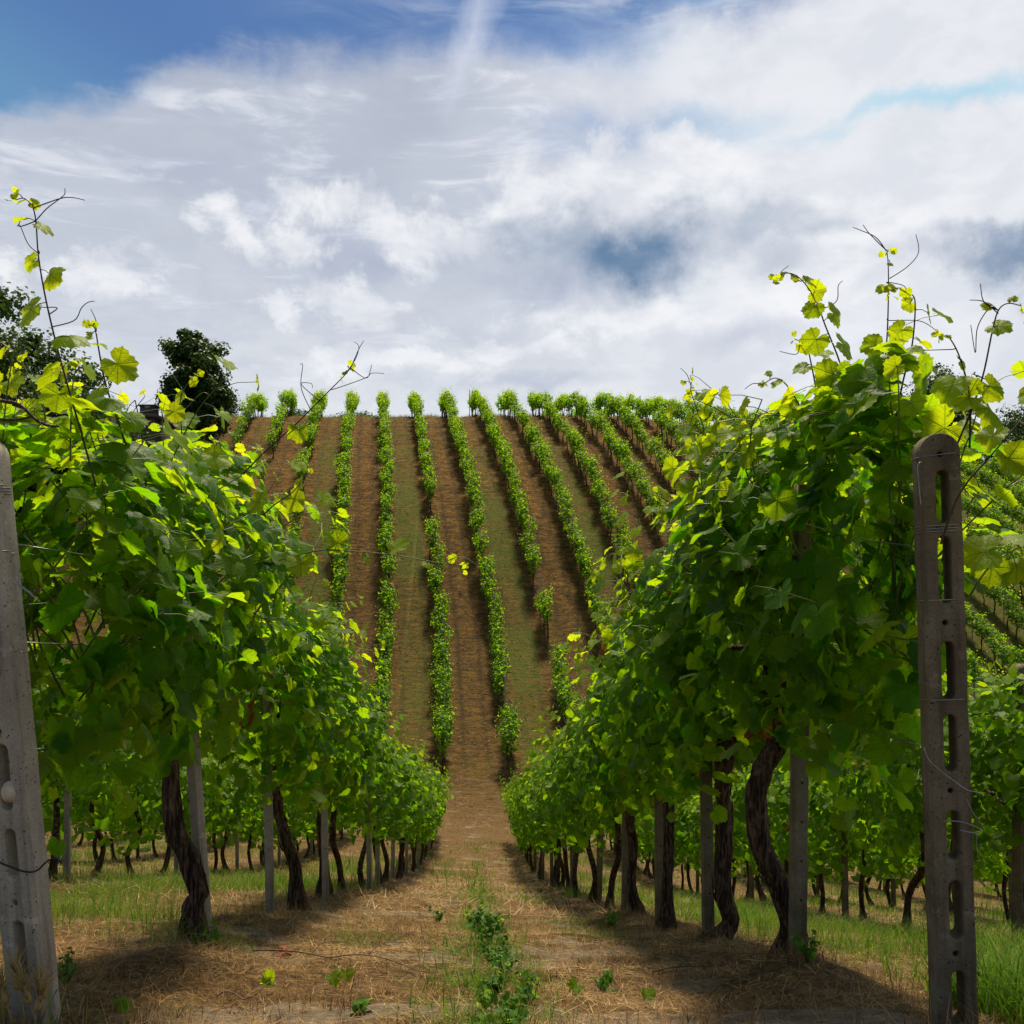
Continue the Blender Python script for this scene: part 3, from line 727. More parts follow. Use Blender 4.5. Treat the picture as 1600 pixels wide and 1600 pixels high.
# right: three tall shoots above the near vine and the long one at the picture's right
sprout(vR1, [(1345, 700), (1328, 620), (1310, 560), (1290, 510), (1275, 470), (1255, 440), (1235, 427), (1212, 430)], 3.4,
       [(.15, 1, .07), (.25, -1, .065), (.35, 1, .065), (.42, -1, .06), (.48, 1, .055), (.55, -1, .045), (.62, 1, .04), (.70, 1, .032), (.80, -1, .02), (.88, -1, .018)], 211,
       [[(1250, 438), (1234, 425), (1222, 424), (1235, 412)], [(1308, 470), (1312, 445), (1320, 436)]], dd=0)
sprout(vR1, [(1360, 680), (1375, 620), (1385, 540), (1388, 470), (1388, 420), (1386, 392)], 3.4,
       [(.2, -1, .07), (.3, 1, .07), (.42, -1, .05), (.68, -1, .03), (.9, 1, .014)], 212,
       [[(1385, 392), (1370, 370), (1348, 358), (1336, 352)], [(1360, 363), (1352, 348)], [(1390, 435), (1420, 415), (1438, 392), (1435, 363)], [(1388, 440), (1415, 445), (1422, 460)],
        [(1392, 500), (1440, 500), (1468, 515)]], dd=0)
sprout(vR1, [(1395, 680), (1410, 600), (1425, 540), (1430, 480), (1425, 460), (1405, 450), (1392, 455)], 3.35,
       [(.25, 1, .06), (.4, -1, .05), (.5, 1, .04), (.62, -1, .03), (.85, -1, .025), (.93, 1, .02)], 213, dd=0)
sprout(vR1, [(1290, 700), (1275, 620), (1262, 570), (1250, 545), (1228, 540)], 3.5, [(.2, -1, .06), (.35, 1, .055), (.5, -1, .045), (.7, 1, .025), (.8, -1, .02)], 214, [[(1235, 560), (1210, 555)]])
sprout(vR1, [(1300, 730), (1255, 640), (1235, 600), (1220, 585), (1205, 592)], 3.5, [(.3, -1, .05), (.6, -1, .035), (.85, 1, .02)], 215, [[(1205, 592), (1190, 590), (1178, 598)]])
sprout(vR1, [(1475, 740), (1510, 660), (1535, 590), (1550, 520), (1560, 485), (1575, 474), (1596, 478)], 2.95,
       [(.15, -1, .075), (.28, -1, .07), (.32, 1, .055), (.52, 1, .045), (.68, -1, .022), (.85, -1, .016)], 216,
       [[(1560, 490), (1540, 470), (1520, 466)], [(1540, 470), (1537, 440)], [(1548, 480), (1530, 510), (1528, 550), (1522, 505)], [(1525, 585), (1560, 600), (1558, 615)]], dd=0)
sprout(vR1, [(1470, 850), (1500, 770), (1550, 710), (1610, 640), (1640, 610)], 2.7,
       [(.38, 1, .06), (.5, 1, .065), (.6, -1, .05), (.68, 1, .07), (.8, 1, .06), (.9, -1, .055)], 217, dd=0)
sprout(vR1, [(1515, 700), (1515, 620), (1500, 560), (1485, 530), (1475, 525)], 2.95, [(.2, 1, .07), (.35, -1, .06), (.5, 1, .03), (.9, -1, .012)], 218, [[(1490, 545), (1470, 545), (1450, 545)]], dd=0)
sprout(vR1, [(1510, 940), (1545, 890), (1590, 860), (1650, 840)], 2.8, [(.35, 1, .065), (.5, -1, .07), (.65, 1, .07), (.8, -1, .06), (.9, 1, .06)], 219, dark=False)
sprout(vR2, [(1150, 800), (1120, 720), (1100, 660), (1085, 610), (1088, 590)], 4.3, [(.3, -1, .05), (.45, 1, .045), (.6, -1, .035), (.8, 1, .02), (.95, -1, .015)], 220, [[(1086, 600), (1080, 580), (1070, 568)]])
sprout(vR2, [(1200, 720), (1150, 660), (1120, 640), (1075, 620)], 4.3, [(.3, -1, .05), (.6, 1, .04), (.8, -1, .03)], 221, dark=False)
sprout(vR2, [(1150, 850), (1110, 790), (1060, 790), (1025, 775)], 4.0, [(.25, 1, .06), (.45, -1, .07), (.65, 1, .045), (.8, -1, .05), (.93, 1, .04)], 222)

# ------------------------------------------------------------------ remaining vines
def proto(kind, seed):
    rng = np.random.default_rng(seed)
    if kind == 'mid':
        b = rng.normal(0, .06, 2)
        pts = [(0, 0, -.05), (.05, b[0], .3), (b[0] * 1.2, b[1] * 1.5, .65), (b[0], b[1], 1.0), (0, 0, 1.2)]
        kw = dict(y0=-.85, y1=.85, z0=.92, z1=2.10, w=.40, shear=-.25, nsh=24, fill=640, size=.068, zc=1.15, hang=.4)
        return pts, .032, kw, 2, 'vine', True, 10
    if kind == 'low':
        b = rng.normal(0, .07, 2)
        pts = [(0, 0, -.05), (b[0], .05, .3), (b[1], b[0], .6), (0, 0, .95)]
        kw = dict(y0=-.85, y1=.85, z0=.72, z1=2.02, w=.40, shear=-.25, nsh=16, fill=480, size=.076, zc=1.05, hang=.5)
        return pts, .031, kw, 3, 'vine', False, 7
    if kind == 'hill':
        b = rng.normal(0, .05, 2)
        pts = [(0, 0, -.05), (b[0], 0, .35), (b[1], 0, .7), (0, 0, 1.0)]
        kw = dict(y0=-.62, y1=.62, z0=.80, z1=1.90, w=.235, shear=.42, nsh=16, fill=190, size=.085, zc=1.1, over=.55)
        return pts, .038, kw, 3, 'vine_far', False, 5
protos = {}
def get_proto(kind, i):
    if (kind, i) not in protos:
        rng = np.random.default_rng(hash_seed(kind, i)); pts, tr, kw, lod, mat, geo_on, sides = proto(kind, hash_seed(kind, i))
        tg = trunk_geo(rng, [np.array(p, float) for p in pts], tr, sides, n=14)
        g = Geo() if geo_on else None
        L = canopy(rng, geo=g, **kw)
        protos[(kind, i)] = (tg.get('trunk', [M['bark']]), L.get('foliage', rng, lod, M[mat]), g.get('canes', [M['cane']]) if g else None)
    return protos[(kind, i)]
def hash_seed(kind, i): return {'mid': 1000, 'low': 2000, 'hill': 3000}[kind] + i * 17

def place_vine(kind, i, x, y, label, group, flip, sc_=(1, 1, 1)):
    tm, fm, cm_ = get_proto(kind, i)
    o = empty('grapevine', (x, y, gz(x, y) - .01), label, 'grapevine', group)
    o.scale = (sc_[0] * (-1 if flip else 1), sc_[1], sc_[2])
    link('trunk', tm, o); link('foliage', fm, o)
    if cm_: link('canes', cm_, o)
    return o

rng = np.random.default_rng(5)
jobs = []                                              # (apparent size, kind, x, y, label, group)
side_words = {-1: 'left', 1: 'right'}
for s in (-1, 1):
    # main rows, on from the traced vines
    start = 10.4 if s < 0 else 10.0
    d = start
    while d < 31:
        jobs.append((1 / d, 'mid' if d < 22 else 'low', s * 1.3 + rng.normal(0, .05), d + rng.normal(0, .08),
                     f'leafy grapevine farther down the row on the {side_words[s]} side of the grassy lane', 'grapevines farther down the rows beside the lane'))
        d += 1.45
    for r in range(1, 6):
        X = s * (1.3 + 2.6 * r)
        d0 = max(4.6, abs(X) * 1.72 if s < 0 else abs(X) * 1.72)
        d = d0 + rng.uniform(0, .6)
        ordn = ['second', 'third', 'fourth', 'fifth', 'sixth'][r - 1]
        while d < 31:
            kind = 'mid' if d < 9.5 else 'low'
            jobs.append(((1 / d) * .6 ** (r - 1), kind, X + rng.normal(0, .07), d, f'grapevine in the {ordn} row out to the {side_words[s]} of the lane',
                         f'grapevines in the {ordn} row to the {side_words[s]}'))
            d += 1.15 if r < 3 else 1.5
n_near = len(jobs)
# facing hill
gaps = {(1, 42.2), (2, 47.3), (0, 58.5), (2, 52.0), (3, 43.6), (5, 56.0), (-3, 61.0), (6, 62)}
hill_jobs = []
for k in range(-6, 19):
    y = 38.2 + (.5 if k % 2 else 0); y = max(y, 38.5)
    while y < (88 if k < 5 else 96):
        x = row_x(k, y)
        px = PX0 + FPX * x / y
        if -140 < px < 1900 and not (k <= -4 and y < 80 and rng.random() < .55) and k > -6 and not any(k == a and abs(y - b) < 1.3 for a, b in gaps) and rng.random() > .045:
            if k in (-5, -6) and y < 62: pass
            word = 'grapevine in the hill row'
            lab = hill_label = {True: None}.get(False)
            hill_jobs.append((k, x + rng.normal(0, .08), y + rng.normal(0, .10)))
        y += 1.0
HL = {-6: 'farthest left, near the dark trees', -5: 'running past the round dark tree', -4: 'third in from the dark tree', -3: 'topping out left of the long bare shoot',
      -2: 'climbing straight up left of the middle', -1: 'climbing vertically up the middle of the slope', 0: 'ending just left of the lane foot', 1: 'with a bare gap near its foot',
      2: 'second to the right of the lane foot', 3: 'third to the right of the lane foot', 4: 'fourth to the right of the lane foot', 5: 'fifth to the right of the lane foot'}
cand = []
for (k, x, y) in hill_jobs:
    vis = 1 / y
    if k >= 7: vis *= .8
    lab = f'small grapevine in the hillside row {HL[k]}' if k in HL else 'small green grapevine in a slanting hillside row behind the right hand vines'
    grp = f'vines of the hillside row {HL[k]}' if k in HL else 'vines of the slanting hillside rows on the right'
    cand.append((vis, 'hill', x, y, lab, grp))
cand.sort(key=lambda c: -c[0])
n_ind = 300 - 7 - len(jobs)
print('near', len(jobs), 'hill', len(cand), 'individual hill', n_ind)
near_vines = []
for (v, kind, x, y, lab, grp) in jobs + cand[:n_ind]:
    i = int(rng.integers(0, 5))
    s_ = rng.uniform(.84, 1.08) if kind != 'hill' else rng.uniform(.76, 1.12)
    place_vine(kind, i, x, y, lab, grp, rng.random() < .5, (rng.uniform(.9, 1.12), 1, s_))
# the rest of the hill vines, one mass
def merged_hill(rest):
    VV = {0: [], 1: []}; FF = {0: [], 1: []}; AA = []; cnt = [0, 0]
    cache = {}
    for (v, kind, x, y, lab, grp) in rest:
        i = int(rng.integers(0, 5))
        if i not in cache:
            out = []
            for me in get_proto('hill', i)[:2]:
                V = np.empty(len(me.vertices) * 3, np.float32); me.vertices.foreach_get('co', V)
                F = np.empty(len(me.loops), np.int32); me.loops.foreach_get('vertex_index', F)
                a = None
                if 'leafv' in me.attributes:
                    a = np.empty(len(me.vertices) * 3, np.float32); me.attributes['leafv'].data.foreach_get('vector', a); a = a.reshape(-1, 3)
                out.append((V.reshape(-1, 3), F.reshape(-1, 3), a))
            cache[i] = out
        fl = -1 if rng.random() < .5 else 1; sz = rng.uniform(.78, 1.14); sx = rng.uniform(.85, 1.15)
        slope = 1.0 if y < 79 else max(0.0, 1 - (y - 79) / 5)
        for q in (0, 1):
            V, F, a = cache[i][q]; W = V * [fl * sx, 1, sz]
            W[:, 2] -= .42 * (1 - slope) * W[:, 1] if q else 0
            VV[q].append(W + [x, y, gz(x, y)]); FF[q].append((F[:, ::fl]) + cnt[q]); cnt[q] += len(V)
            if q: AA.append(a)
    root = bpy.data.objects.new('distant_grapevines', None); coll.objects.link(root)
    tag(root, 'mass of small grapevines crowding the upper rows and crest of the facing hill', 'grapevines', None, 'stuff')
    f = link('foliage', mesh('foliage', np.concatenate(VV[1]), np.concatenate(FF[1]), [M['vine_far']], False, {'leafv': np.concatenate(AA)}), root); f['kind'] = 'stuff'
    t = link('trunks', mesh('trunks', np.concatenate(VV[0]), np.concatenate(FF[0]), [M['bark']], True), root); t['kind'] = 'stuff'
merged_hill(cand[n_ind:])

# ------------------------------------------------------------------ posts
def curve_post(name, width, depth, height, slots, holes, mat, round_top=True, bev=.006, slot_w=.034):
    cu = bpy.data.curves.new(name, 'CURVE'); cu.dimensions = '2D'; cu.fill_mode = 'BOTH'; cu.extrude = depth / 2 - bev; cu.bevel_depth = bev; cu.bevel_resolution = 2
    def poly(pts):
        sp = cu.splines.new('POLY'); sp.points.add(len(pts) - 1); sp.use_cyclic_u = True
        for p, q in zip(sp.points, pts): p.co = (q[0], q[1], 0, 1)
    w = width / 2 - bev
    out = [(-w, -.35), (w, -.35)]
    for i in range(1, 20): out.insert(len(out), (w + .0012 * math.sin(i * 2.3), -.35 + (height + .35) * i / 20 - (.04 if round_top else 0) * i / 20))
    if round_top:
        out += [(w * math.cos(a), height - w + w * math.sin(a)) for a in np.linspace(0, math.pi, 13)]
    else:
        out += [(w, height), (-w, height)]
    for i in range(19, 0, -1): out.append((-w - .0012 * math.sin(i * 1.9), -.35 + (height + .35) * i / 20 - (.04 if round_top else 0) * i / 20))
    poly(out)
    sw = slot_w / 2 + bev
    for (a, b, cx) in slots:
        a -= bev; b += bev
        P = [(cx + sw * math.cos(t), b - sw + sw * math.sin(t)) for t in np.linspace(0, math.pi, 11)] + [(cx + sw * math.cos(t), a + sw + sw * math.sin(t)) for t in np.linspace(math.pi, 2 * math.pi, 11)]
        poly(P[::-1])
    for (c, r) in holes:
        poly([((r + bev * .6) * math.cos(t), c + (r + bev * .6) * math.sin(t)) for t in np.linspace(0, 2 * math.pi, 12, endpoint=False)][::-1])
    o = bpy.data.objects.new(name, cu); coll.objects.link(o)
    bpy.context.view_layer.update()
    me = bpy.data.meshes.new_from_object(o.evaluated_get(bpy.context.evaluated_depsgraph_get()))
    bpy.data.objects.remove(o)
    me.transform(__import__('mathutils').Matrix.Rotation(math.radians(90), 4, 'X'))
    me.materials.clear(); me.materials.append(mat); me.name = name
    return me

def lean_mat(o, base, top, rz):
    base = Vector([float(c) for c in base]); top = Vector([float(c) for c in top])
    z = (top - base).normalized(); x = Vector((math.cos(rz), math.sin(rz), 0)); y = z.cross(x).normalized(); x = y.cross(z)
    from mathutils import Matrix
    mtx = Matrix(((x.x, y.x, z.x, base.x), (x.y, y.y, z.y, base.y), (x.z, y.z, z.z, base.z), (0, 0, 0, 1)))
    o.matrix_world = mtx

def wrap_tie(geo, z, w, d, r=.0016, turns=1, slant=0.0):
    t = np.linspace(0, 2 * math.pi * turns, 24 * turns + 1)
    ex = 5.0
    c, s = np.cos(t), np.sin(t); den = (np.abs(c) ** ex + np.abs(s) ** ex) ** (1 / ex)
    P = np.stack([(w / 2 + .0022) * c / den, (d / 2 + .0022) * s / den, z + slant * c + np.linspace(0, .008 * turns, len(t))], -1)
    geo.tube(P, r, 5)

def end_post(base_px, top_px, d, rz, label, mat, ypx_slots, ypx_holes, ties):
    tp = at(*top_px, d); bt = at(*base_px, d)
    zg = gz(bt[0], bt[1]); Lp = np.linalg.norm(tp - bt); zt = lambda py: (base_px[1] - py) / (base_px[1] - top_px[1]) * Lp
    H = Lp
    root = empty('vineyard_end_post', (0, 0, 0), label, 'post', 'slotted end posts of the rows beside the lane')
    me = curve_post('post', .108, .078, H, [(zt(b), zt(a), 0.004) for a, b in ypx_slots], [(zt(h), .010) for h in ypx_holes], M[mat])
    link('post', me, root)
    for (py, turns, slant) in ties:
        g = Geo(); wrap_tie(g, zt(py), .108, .078, .0015, turns, slant)
        link('wire_tie', g.get('wire_tie', [M['wire']]), root)
    lean_mat(root, bt, tp, rz)
    return root, zt
postR, ztR = end_post((1491, 1622), (1461, 682), 2.85, math.radians(-7), 'dark slotted concrete end post with rounded top on the right of the lane', 'conc_shaded',
    [(737, 818), (838, 942), (1001, 1090), (1114, 1202), (1262, 1338), (1370, 1460), (1510, 1595)], [712, 972, 1231, 1483], [(716, 1, .004), (834, 3, 0), (940, 1, 0), (1094, 1, 0)])
postL, ztL = end_post((60, 1640), (-28, 690), 2.74, math.radians(-15), 'pale pitted concrete end post leaning left at the near end of the left row', 'conc',
    [(760, 840), (860, 935), (968, 1062), (1160, 1262), (1290, 1368), (1432, 1532)], [1140, 1404], [(775, 3, 0), (868, 1, 0), (1022, 1, 0)])
# dark loose wires on both end posts, hanging twisted
def child_wire(parent, pts, d, r, mat, name='loose_wire'):
    g = Geo(); P = np.array([at(p[0], p[1], p[2] if len(p) > 2 else d) for p in pts]); g.tube(smooth_path(P, 30), r, 6)
    o = link(name, g.get(name, [M[mat]]), parent); bpy.context.view_layer.update(); o.matrix_parent_inverse = parent.matrix_world.inverted(); return o
child_wire(postL, [(-20, 1338), (10, 1352), (40, 1362), (58, 1360), (72, 1347), (86, 1341), (97, 1349)], 2.655, .0028, 'wire_dark')
child_wire(postR, [(1444, 1168), (1452, 1188), (1470, 1205), (1490, 1220), (1510, 1234), (1522, 1237), (1533, 1240)], 2.77, .0016, 'wire')
child_wire(postR, [(1475, 1283), (1500, 1284), (1525, 1292), (1533, 1298), (1520, 1301), (1500, 1297)], 2.77, .0014, 'wire')
child_wire(postR, [(1440, 722), (1434, 728), (1436, 760), (1439, 788)], 2.80, .0014, 'wire')
child_wire(postR, [(1510, 1248), (1520, 1270), (1534, 1290), (1526, 1310), (1530, 1350)], 2.80, .0009, 'wire')
child_wire(postL, [(22, 910), (40, 922), (62, 940)], 2.70, .0014, 'wire'); child_wire(postL, [(24, 898), (36, 903), (28, 910), (50, 928)], 2.70, .0012, 'wire')
# wedged pale stone
def pebble(name, loc, s, label, mat='stone', seed=1):
    r_ = np.random.default_rng(seed); import bmesh
    bm = bmesh.new(); bmesh.ops.create_icosphere(bm, subdivisions=3, radius=1)
    for v in bm.verts:
        n_ = float(vnoise(v.co.x * 1.3 + seed, v.co.y * 1.3 + v.co.z, 1, 51, 2)); v.co = Vector((v.co.x * s[0], v.co.y * s[1], v.co.z * s[2])) * (1 + .18 * n_)
    me = bpy.data.meshes.new(name); bm.to_mesh(me); bm.free(); me.materials.append(M[mat])
    for p in me.polygons: p.use_smooth = True
    o = link(name, me, None, loc); tag(o, label, 'stone'); return o
pebble('wedged_stone', at(15, 1238, 2.70), (.022, .020, .030), 'round pale stone wedged in a slot of the leaning left end post', 'stone', 3)

slim_me = curve_post('post', .056, .045, 2.0, [], [(h, .006) for h in np.arange(.25, 1.95, .2)], M['conc'], False, .005)
slim_shaded = curve_post('post', .060, .046, 2.0, [], [(h, .007) for h in np.arange(.25, 1.95, .165)], M['conc_shaded'], False, .005)
slot_me = curve_post('post', .10, .075, 2.0, [(.3 + i * .22, .3 + i * .22 + .16, 0) for i in range(7)], [], M['conc_shaded'], True)
def slim_post(x, y, label, group, top=None, rz=None, old=False, me=None, h=1.0, sx=1.0):
    o = link('trellis_post', me or (slim_shaded if old else slim_me)); b = np.array([x, y, gz(x, y)])
    t = b + np.array([rng.normal(0, .03), rng.normal(0, .04), 2.0]) if top is None else top
    lean_mat(o, b, t, rng.uniform(-.3, .3) if rz is None else rz)
    o.scale = (sx, sx, h)
    return tag(o, label, 'post', group)
GR = 'slim concrete posts along the rows beside the lane'
def traced_post(bpx, tpx, d, label, **kw):
    b = at(*bpx, d); t = at(*tpx, d); g = gz(b[0], b[1]); v = t - b; v = v / v[2]
    slim_post(b[0], b[1], label, GR, top=np.array([b[0], b[1], g]) + v * 2.0, **kw)
traced_post((322, 1482), (297, 1120), 4.80, 'slim concrete post pressed against the knobbed trunk, leaning left', rz=-.55, h=.92)
traced_post((422, 1395), (418, 1150), 6.5, 'slim grey concrete post standing alone before the bow-bent trunk', rz=.2, h=.92)
traced_post((509, 1392), (503, 1040), 8.6, 'tall pale slim post rising above the leaves on the left', rz=.2, h=1.0)
traced_post((578, 1392), (576, 1300), 11.6, 'slim post fourth along the row left of the lane', h=.95)
traced_post((1246, 1535), (1250, 1150), 4.12, 'square dotted concrete post beside the S-curved trunk', old=True, rz=.25, h=.95)
traced_post((1107, 1450), (1103, 1200), 5.75, 'slim dark post tight against the stout black trunk', old=True, rz=.2, h=.95)
traced_post((1031, 1447), (1030, 1240), 7.25, 'slim dark post in front of the thin upright trunk on the right', old=True, rz=.2)
traced_post((977, 1420), (978, 1260), 8.9, 'slim dark post beside the splayed trunk on the right', old=True, rz=.2)
for s in (-1, 1):
    d = 13.0 if s < 0 else 11.4
    while d < 31:
        slim_post(s * 1.3 + rng.normal(0, .03), d, f'slim trellis post farther down the row on the {side_words[s]} of the lane', f'posts farther down the {side_words[s]} row', old=s > 0)
        d += 2.9
    for r in range(1, 5):
        X = s * (1.3 + 2.6 * r); d = max(7.3 if s > 0 else 9.6, abs(X) * 1.9); first = True
        ordn = ['second', 'third', 'fourth', 'fifth'][r - 1]
        while d < 31:
            if r == 1 and s > 0 and first: first = False; slim_post(X, 7.35, 'slotted concrete post seen in the leaves at the far right edge', None, me=slot_me, rz=.4); d += 3.6; continue
            slim_post(X + rng.normal(0, .03), d, f'slim post in the {ordn} row out to the {side_words[s]} of the lane', f'posts in the {ordn} row to the {side_words[s]}', old=s > 0)
            d += 3.6 if r < 3 else 5.5
# posts on the hill
for k in range(-5, 14):
    y = 41.0 + (k * 1.7) % 4
    while y < 86:
        x = row_x(k, y) + .05
        if 0 < PX0 + FPX * x / y < 1640:
            slim_post(x, y, f'thin grey post in the hillside row {HL[k]}' if k in HL else 'thin grey post in a slanting hillside row on the right', 'posts among the hillside vines', h=.92)
        y += 7.3
slim_post(row_x(2, 85) - .45, 85, 'bare post standing clear of the leaves on the hill crest', None, h=1.12)

# ------------------------------------------------------------------ wires
def wire(pts, label, r=.0022):
    g = Geo(); g.tube(np.array(pts), r, 5); tag(link('trellis_wire', g.get('trellis_wire', [M['wire']])), label, 'wire', 'galvanised wires strung along the rows')
for s, P0 in ((-1, postL), (1, postR)):
    for h, nm in ((1.02, 'lowest'), (1.4, 'middle'), (1.75, 'highest')):
        pts = []
        zt_ = ztL if s < 0 else ztR
        a = np.array(P0.matrix_world @ Vector((0, .042, h * .78 + .0)))
        pts.append(a)
        for d in ([4.8, 6.5, 8.6, 11.6, 15, 20, 26, 31] if s < 0 else [4.12, 5.75, 7.25, 8.9, 12, 18, 24, 31]):
            x = s * 1.3 - .04 * s; pts.append(np.array([x, d, gz(s * 1.3, d) + h + .02]))
        P = []
        for i in range(len(pts) - 1):
            for f in np.linspace(0, 1, 6, endpoint=False): P.append(pts[i] * (1 - f) + pts[i + 1] * f - np.array([0, 0, .02 * math.sin(f * math.pi)]))
        wire(P + [pts[-1]], f'{nm} trellis wire along the row on the {side_words[s]} of the lane')

# ------------------------------------------------------------------ trees
def build_tree(name, loc, H, W, label, seed, n=9000, leaf=.16, base_h=.12, shape='round', mat='tree_leaf', cat='tree'):
    rg = np.random.default_rng(seed); root = empty(name, loc, label, cat)
    tg = Geo(); tg.tube(smooth_path([(0, 0, -.3), (.05 * W, 0, H * .2), (-.03 * W, .02, H * .45), (0, 0, H * .8)], 12), np.linspace(H * .035, H * .008, 12), 8, True, .15, rg)
    tips = []
    for i in range(46):
        h0 = rg.uniform(base_h, .78) * H; a = rg.uniform(0, 6.28); f = (h0 / H)
        prof = math.sin(math.pi * min(1, max(.08, (f - base_h * .5) / (1.04 - base_h * .5))) ** .8) if shape == 'round' else min(1, (1.12 - f) * 1.25) * (.8 + .35 * math.sin(a * 2 + f * 9))
        ln = W * .5 * (.35 + .75 * prof) * rg.uniform(.7, 1.1)
        e = np.array([math.cos(a) * ln, math.sin(a) * ln, h0 + rg.uniform(.1, .28) * H * (1.1 - f)])
        m_ = np.array([math.cos(a) * ln * .5, math.sin(a) * ln * .5, h0 + .04 * H])
        Q = smooth_path([(0, 0, h0), m_, e], 7); tg.tube(Q, np.linspace(H * .010, H * .002, 7), 5)
        tips += [(Q[j] , W * .16 * rg.uniform(.6, 1.2)) for j in (3, 4, 5, 6)]
    for i in range(10): tips.append((np.array([rg.normal(0, W * .12), rg.normal(0, W * .12), H * rg.uniform(.78, .98)]), W * .11 * rg.uniform(.5, 1.2)))
    link('trunk', tg.get('trunk', [M['tree_bark']]), root)
    sel = rg.integers(0, len(tips), n); C = np.array([tips[i][0] for i in sel]); rad = np.array([tips[i][1] for i in sel])
    v = norm(rg.normal(0, 1, (n, 3))); P = C + v * (rad * 1.15 * rg.random(n) ** .5)[:, None] * [1, 1, .8]
    # sprays that break the outline
    N = v + np.array([0, 0, .5]) + rg.normal(0, .5, (n, 3)); T = rg.normal(0, 1, (n, 3))
    link('crown', leaf_mesh('crown', rg, P, N, T, leaf * rg.uniform(.6, 1.3, n), rg.random(n), rg.random(n) ** 3, 4, M[mat], np.zeros(n)), root)
    return root
def on_ground(px, d): x = (px - PX0) * d / FPX; return (x, d, gz(x, d) - .1)
build_tree('round_tree', on_ground(303, 72), 8.6, 4.7, 'round dark evergreen tree standing alone on the hill crest at left', 61, 30000, .20, .03, 'full')
build_tree('tall_tree', on_ground(-2, 58), 13.6, 10.5, 'tall dark tree with a ragged crown cut by the left edge', 62, 50000, .23, .2)
build_tree('spreading_tree', on_ground(-130, 62), 9.0, 9.0, 'low wide dark tree behind the tall one at the left edge', 63, 8000, .2, .1)
build_tree('leafy_shrub', on_ground(190, 66), 3.0, 4.4, 'dark green shrub below the shed at the foot of the lone tree', 64, 6000, .16, .02, cat='shrub')
build_tree('leafy_shrub', on_ground(60, 60), 3.6, 5.5, 'dark green shrub behind the leaning post on the left slope', 65, 7000, .16, .02, cat='shrub')
build_tree('oak_tree', on_ground(1462, 92), 9.2, 6.6, 'dark round tree half hidden by the tall vine shoots on the right', 66, 12000, .2, .05)
build_tree('hill_tree', on_ground(1612, 105), 10.5, 9.0, 'blackish tree at the right edge below the blue hills', 67, 12000, .22, .02)
for i, (px, d, h, w_) in enumerate([(340, 88, 2.2, 3.6), (462, 92, 1.6, 2.4), (560, 95, 1.8, 4), (880, 95, 1.5, 3)]):
    build_tree('crest_bush', on_ground(px, d), h, w_, ['low bush on the crest beside the round dark tree', 'small low bush on the crest left of the middle rows', 'low bush peeping over the crest between two middle rows', 'flat low bush on the crest right of the middle'][i], 70 + i, 2500, .14, .02, cat='shrub')

# dark terrace building with a railing behind the left vines
def shed():
    x0, y0 = (25 - PX0) * 70 / FPX, 70.0; z0 = gz(x0 + 4, y0) - .3
    ztop = (PY0 - 652) * 70 / FPX
    root = empty('terrace_building', (x0, y0, z0), 'low dark building with a flat roof terrace behind the left vines', 'building'); h = ztop - z0
    g = Geo(); g.box((0, 0, 0), (9.4, 5, h)); link('wall', g.get('wall', [M['shed']], False), root)
    g = Geo(); g.box((-.25, -.25, h + .004), (9.65, 5.25, h + .2)); rf = link('roof', g.get('roof', [M['roof']], False), root)
    g = Geo(); g.box((8.3, .5, h + .204), (9.3, 1.5, h + .85)); g.box((8.2, .4, h + .852), (9.4, 1.6, h + .95)); link('chimney', g.get('chimney', [M['shed']], False), rf)
    g = Geo()
    for i in range(9): g.tube([(0 + i * .95, 0, h + .2), (0 + i * .95, 0, h + 1.0)], .02, 5)
    for z in (.55, 1.0): g.tube([(0, 0, h + z), (7.6, 0, h + z)], .02, 5)
    link('railing', g.get('railing', [M['rail']], False), root)
    g = Geo(); g.box((2, -.03, .4), (3, -.004, 2.3)); d = link('door', g.get('door', [M['tree_bark']], False), root)
    g = Geo(); g.box((4.6, -.03, 1.2), (5.8, -.004, 2.2)); link('window', g.get('window', [M['wire_dark']], False), root)
shed()

# ------------------------------------------------------------------ ground cover
def blades(rg, X, Y, Hh, W, lie, segs=3, clump=None, tintf=None, zoff=0.0, droop=.8):
    n = len(X); Z = ground(X, Y) + zoff; a = rg.uniform(0, 2 * math.pi, n)
    dirh = np.stack([np.cos(a), np.sin(a), np.zeros(n)], -1)
    lie = np.broadcast_to(lie, (n,)); el0 = (math.pi / 2) * (1 - lie)
    P = [np.stack([X, Y, Z], -1)]; el = el0.copy()
    for s in range(segs):
        st = Hh / segs
        P.append(P[-1] + dirh * (np.cos(el) * st)[:, None] + np.array([0, 0, 1]) * (np.sin(el) * st)[:, None])
        el = el - droop * rg.uniform(.2, 1, n) * (1 if s else .5) * (1 - .6 * lie)
    sd = np.stack([-np.sin(a), np.cos(a), rg.normal(0, .3, n)], -1)
    V = []; wf = [1, .8, .5, .04] if segs == 3 else [1, .6, .04]
    for s in range(segs + 1): V += [P[s] - sd * (W * wf[s] / 2)[:, None], P[s] + sd * (W * wf[s] / 2)[:, None]]
    V = np.stack(V, 1); k = V.shape[1]
    F = []
    for s in range(segs): F += [(2 * s, 2 * s + 1, 2 * s + 3), (2 * s, 2 * s + 3, 2 * s + 2)]
    FF = (np.arange(n)[:, None, None] * k + np.array(F)[None]).reshape(-1, 3)
    t = tintf if tintf is not None else rg.random(n)
    A = np.repeat(np.stack([t, rg.random(n), np.zeros(n)], -1), k, 0)
    return V.reshape(-1, 3), FF, A
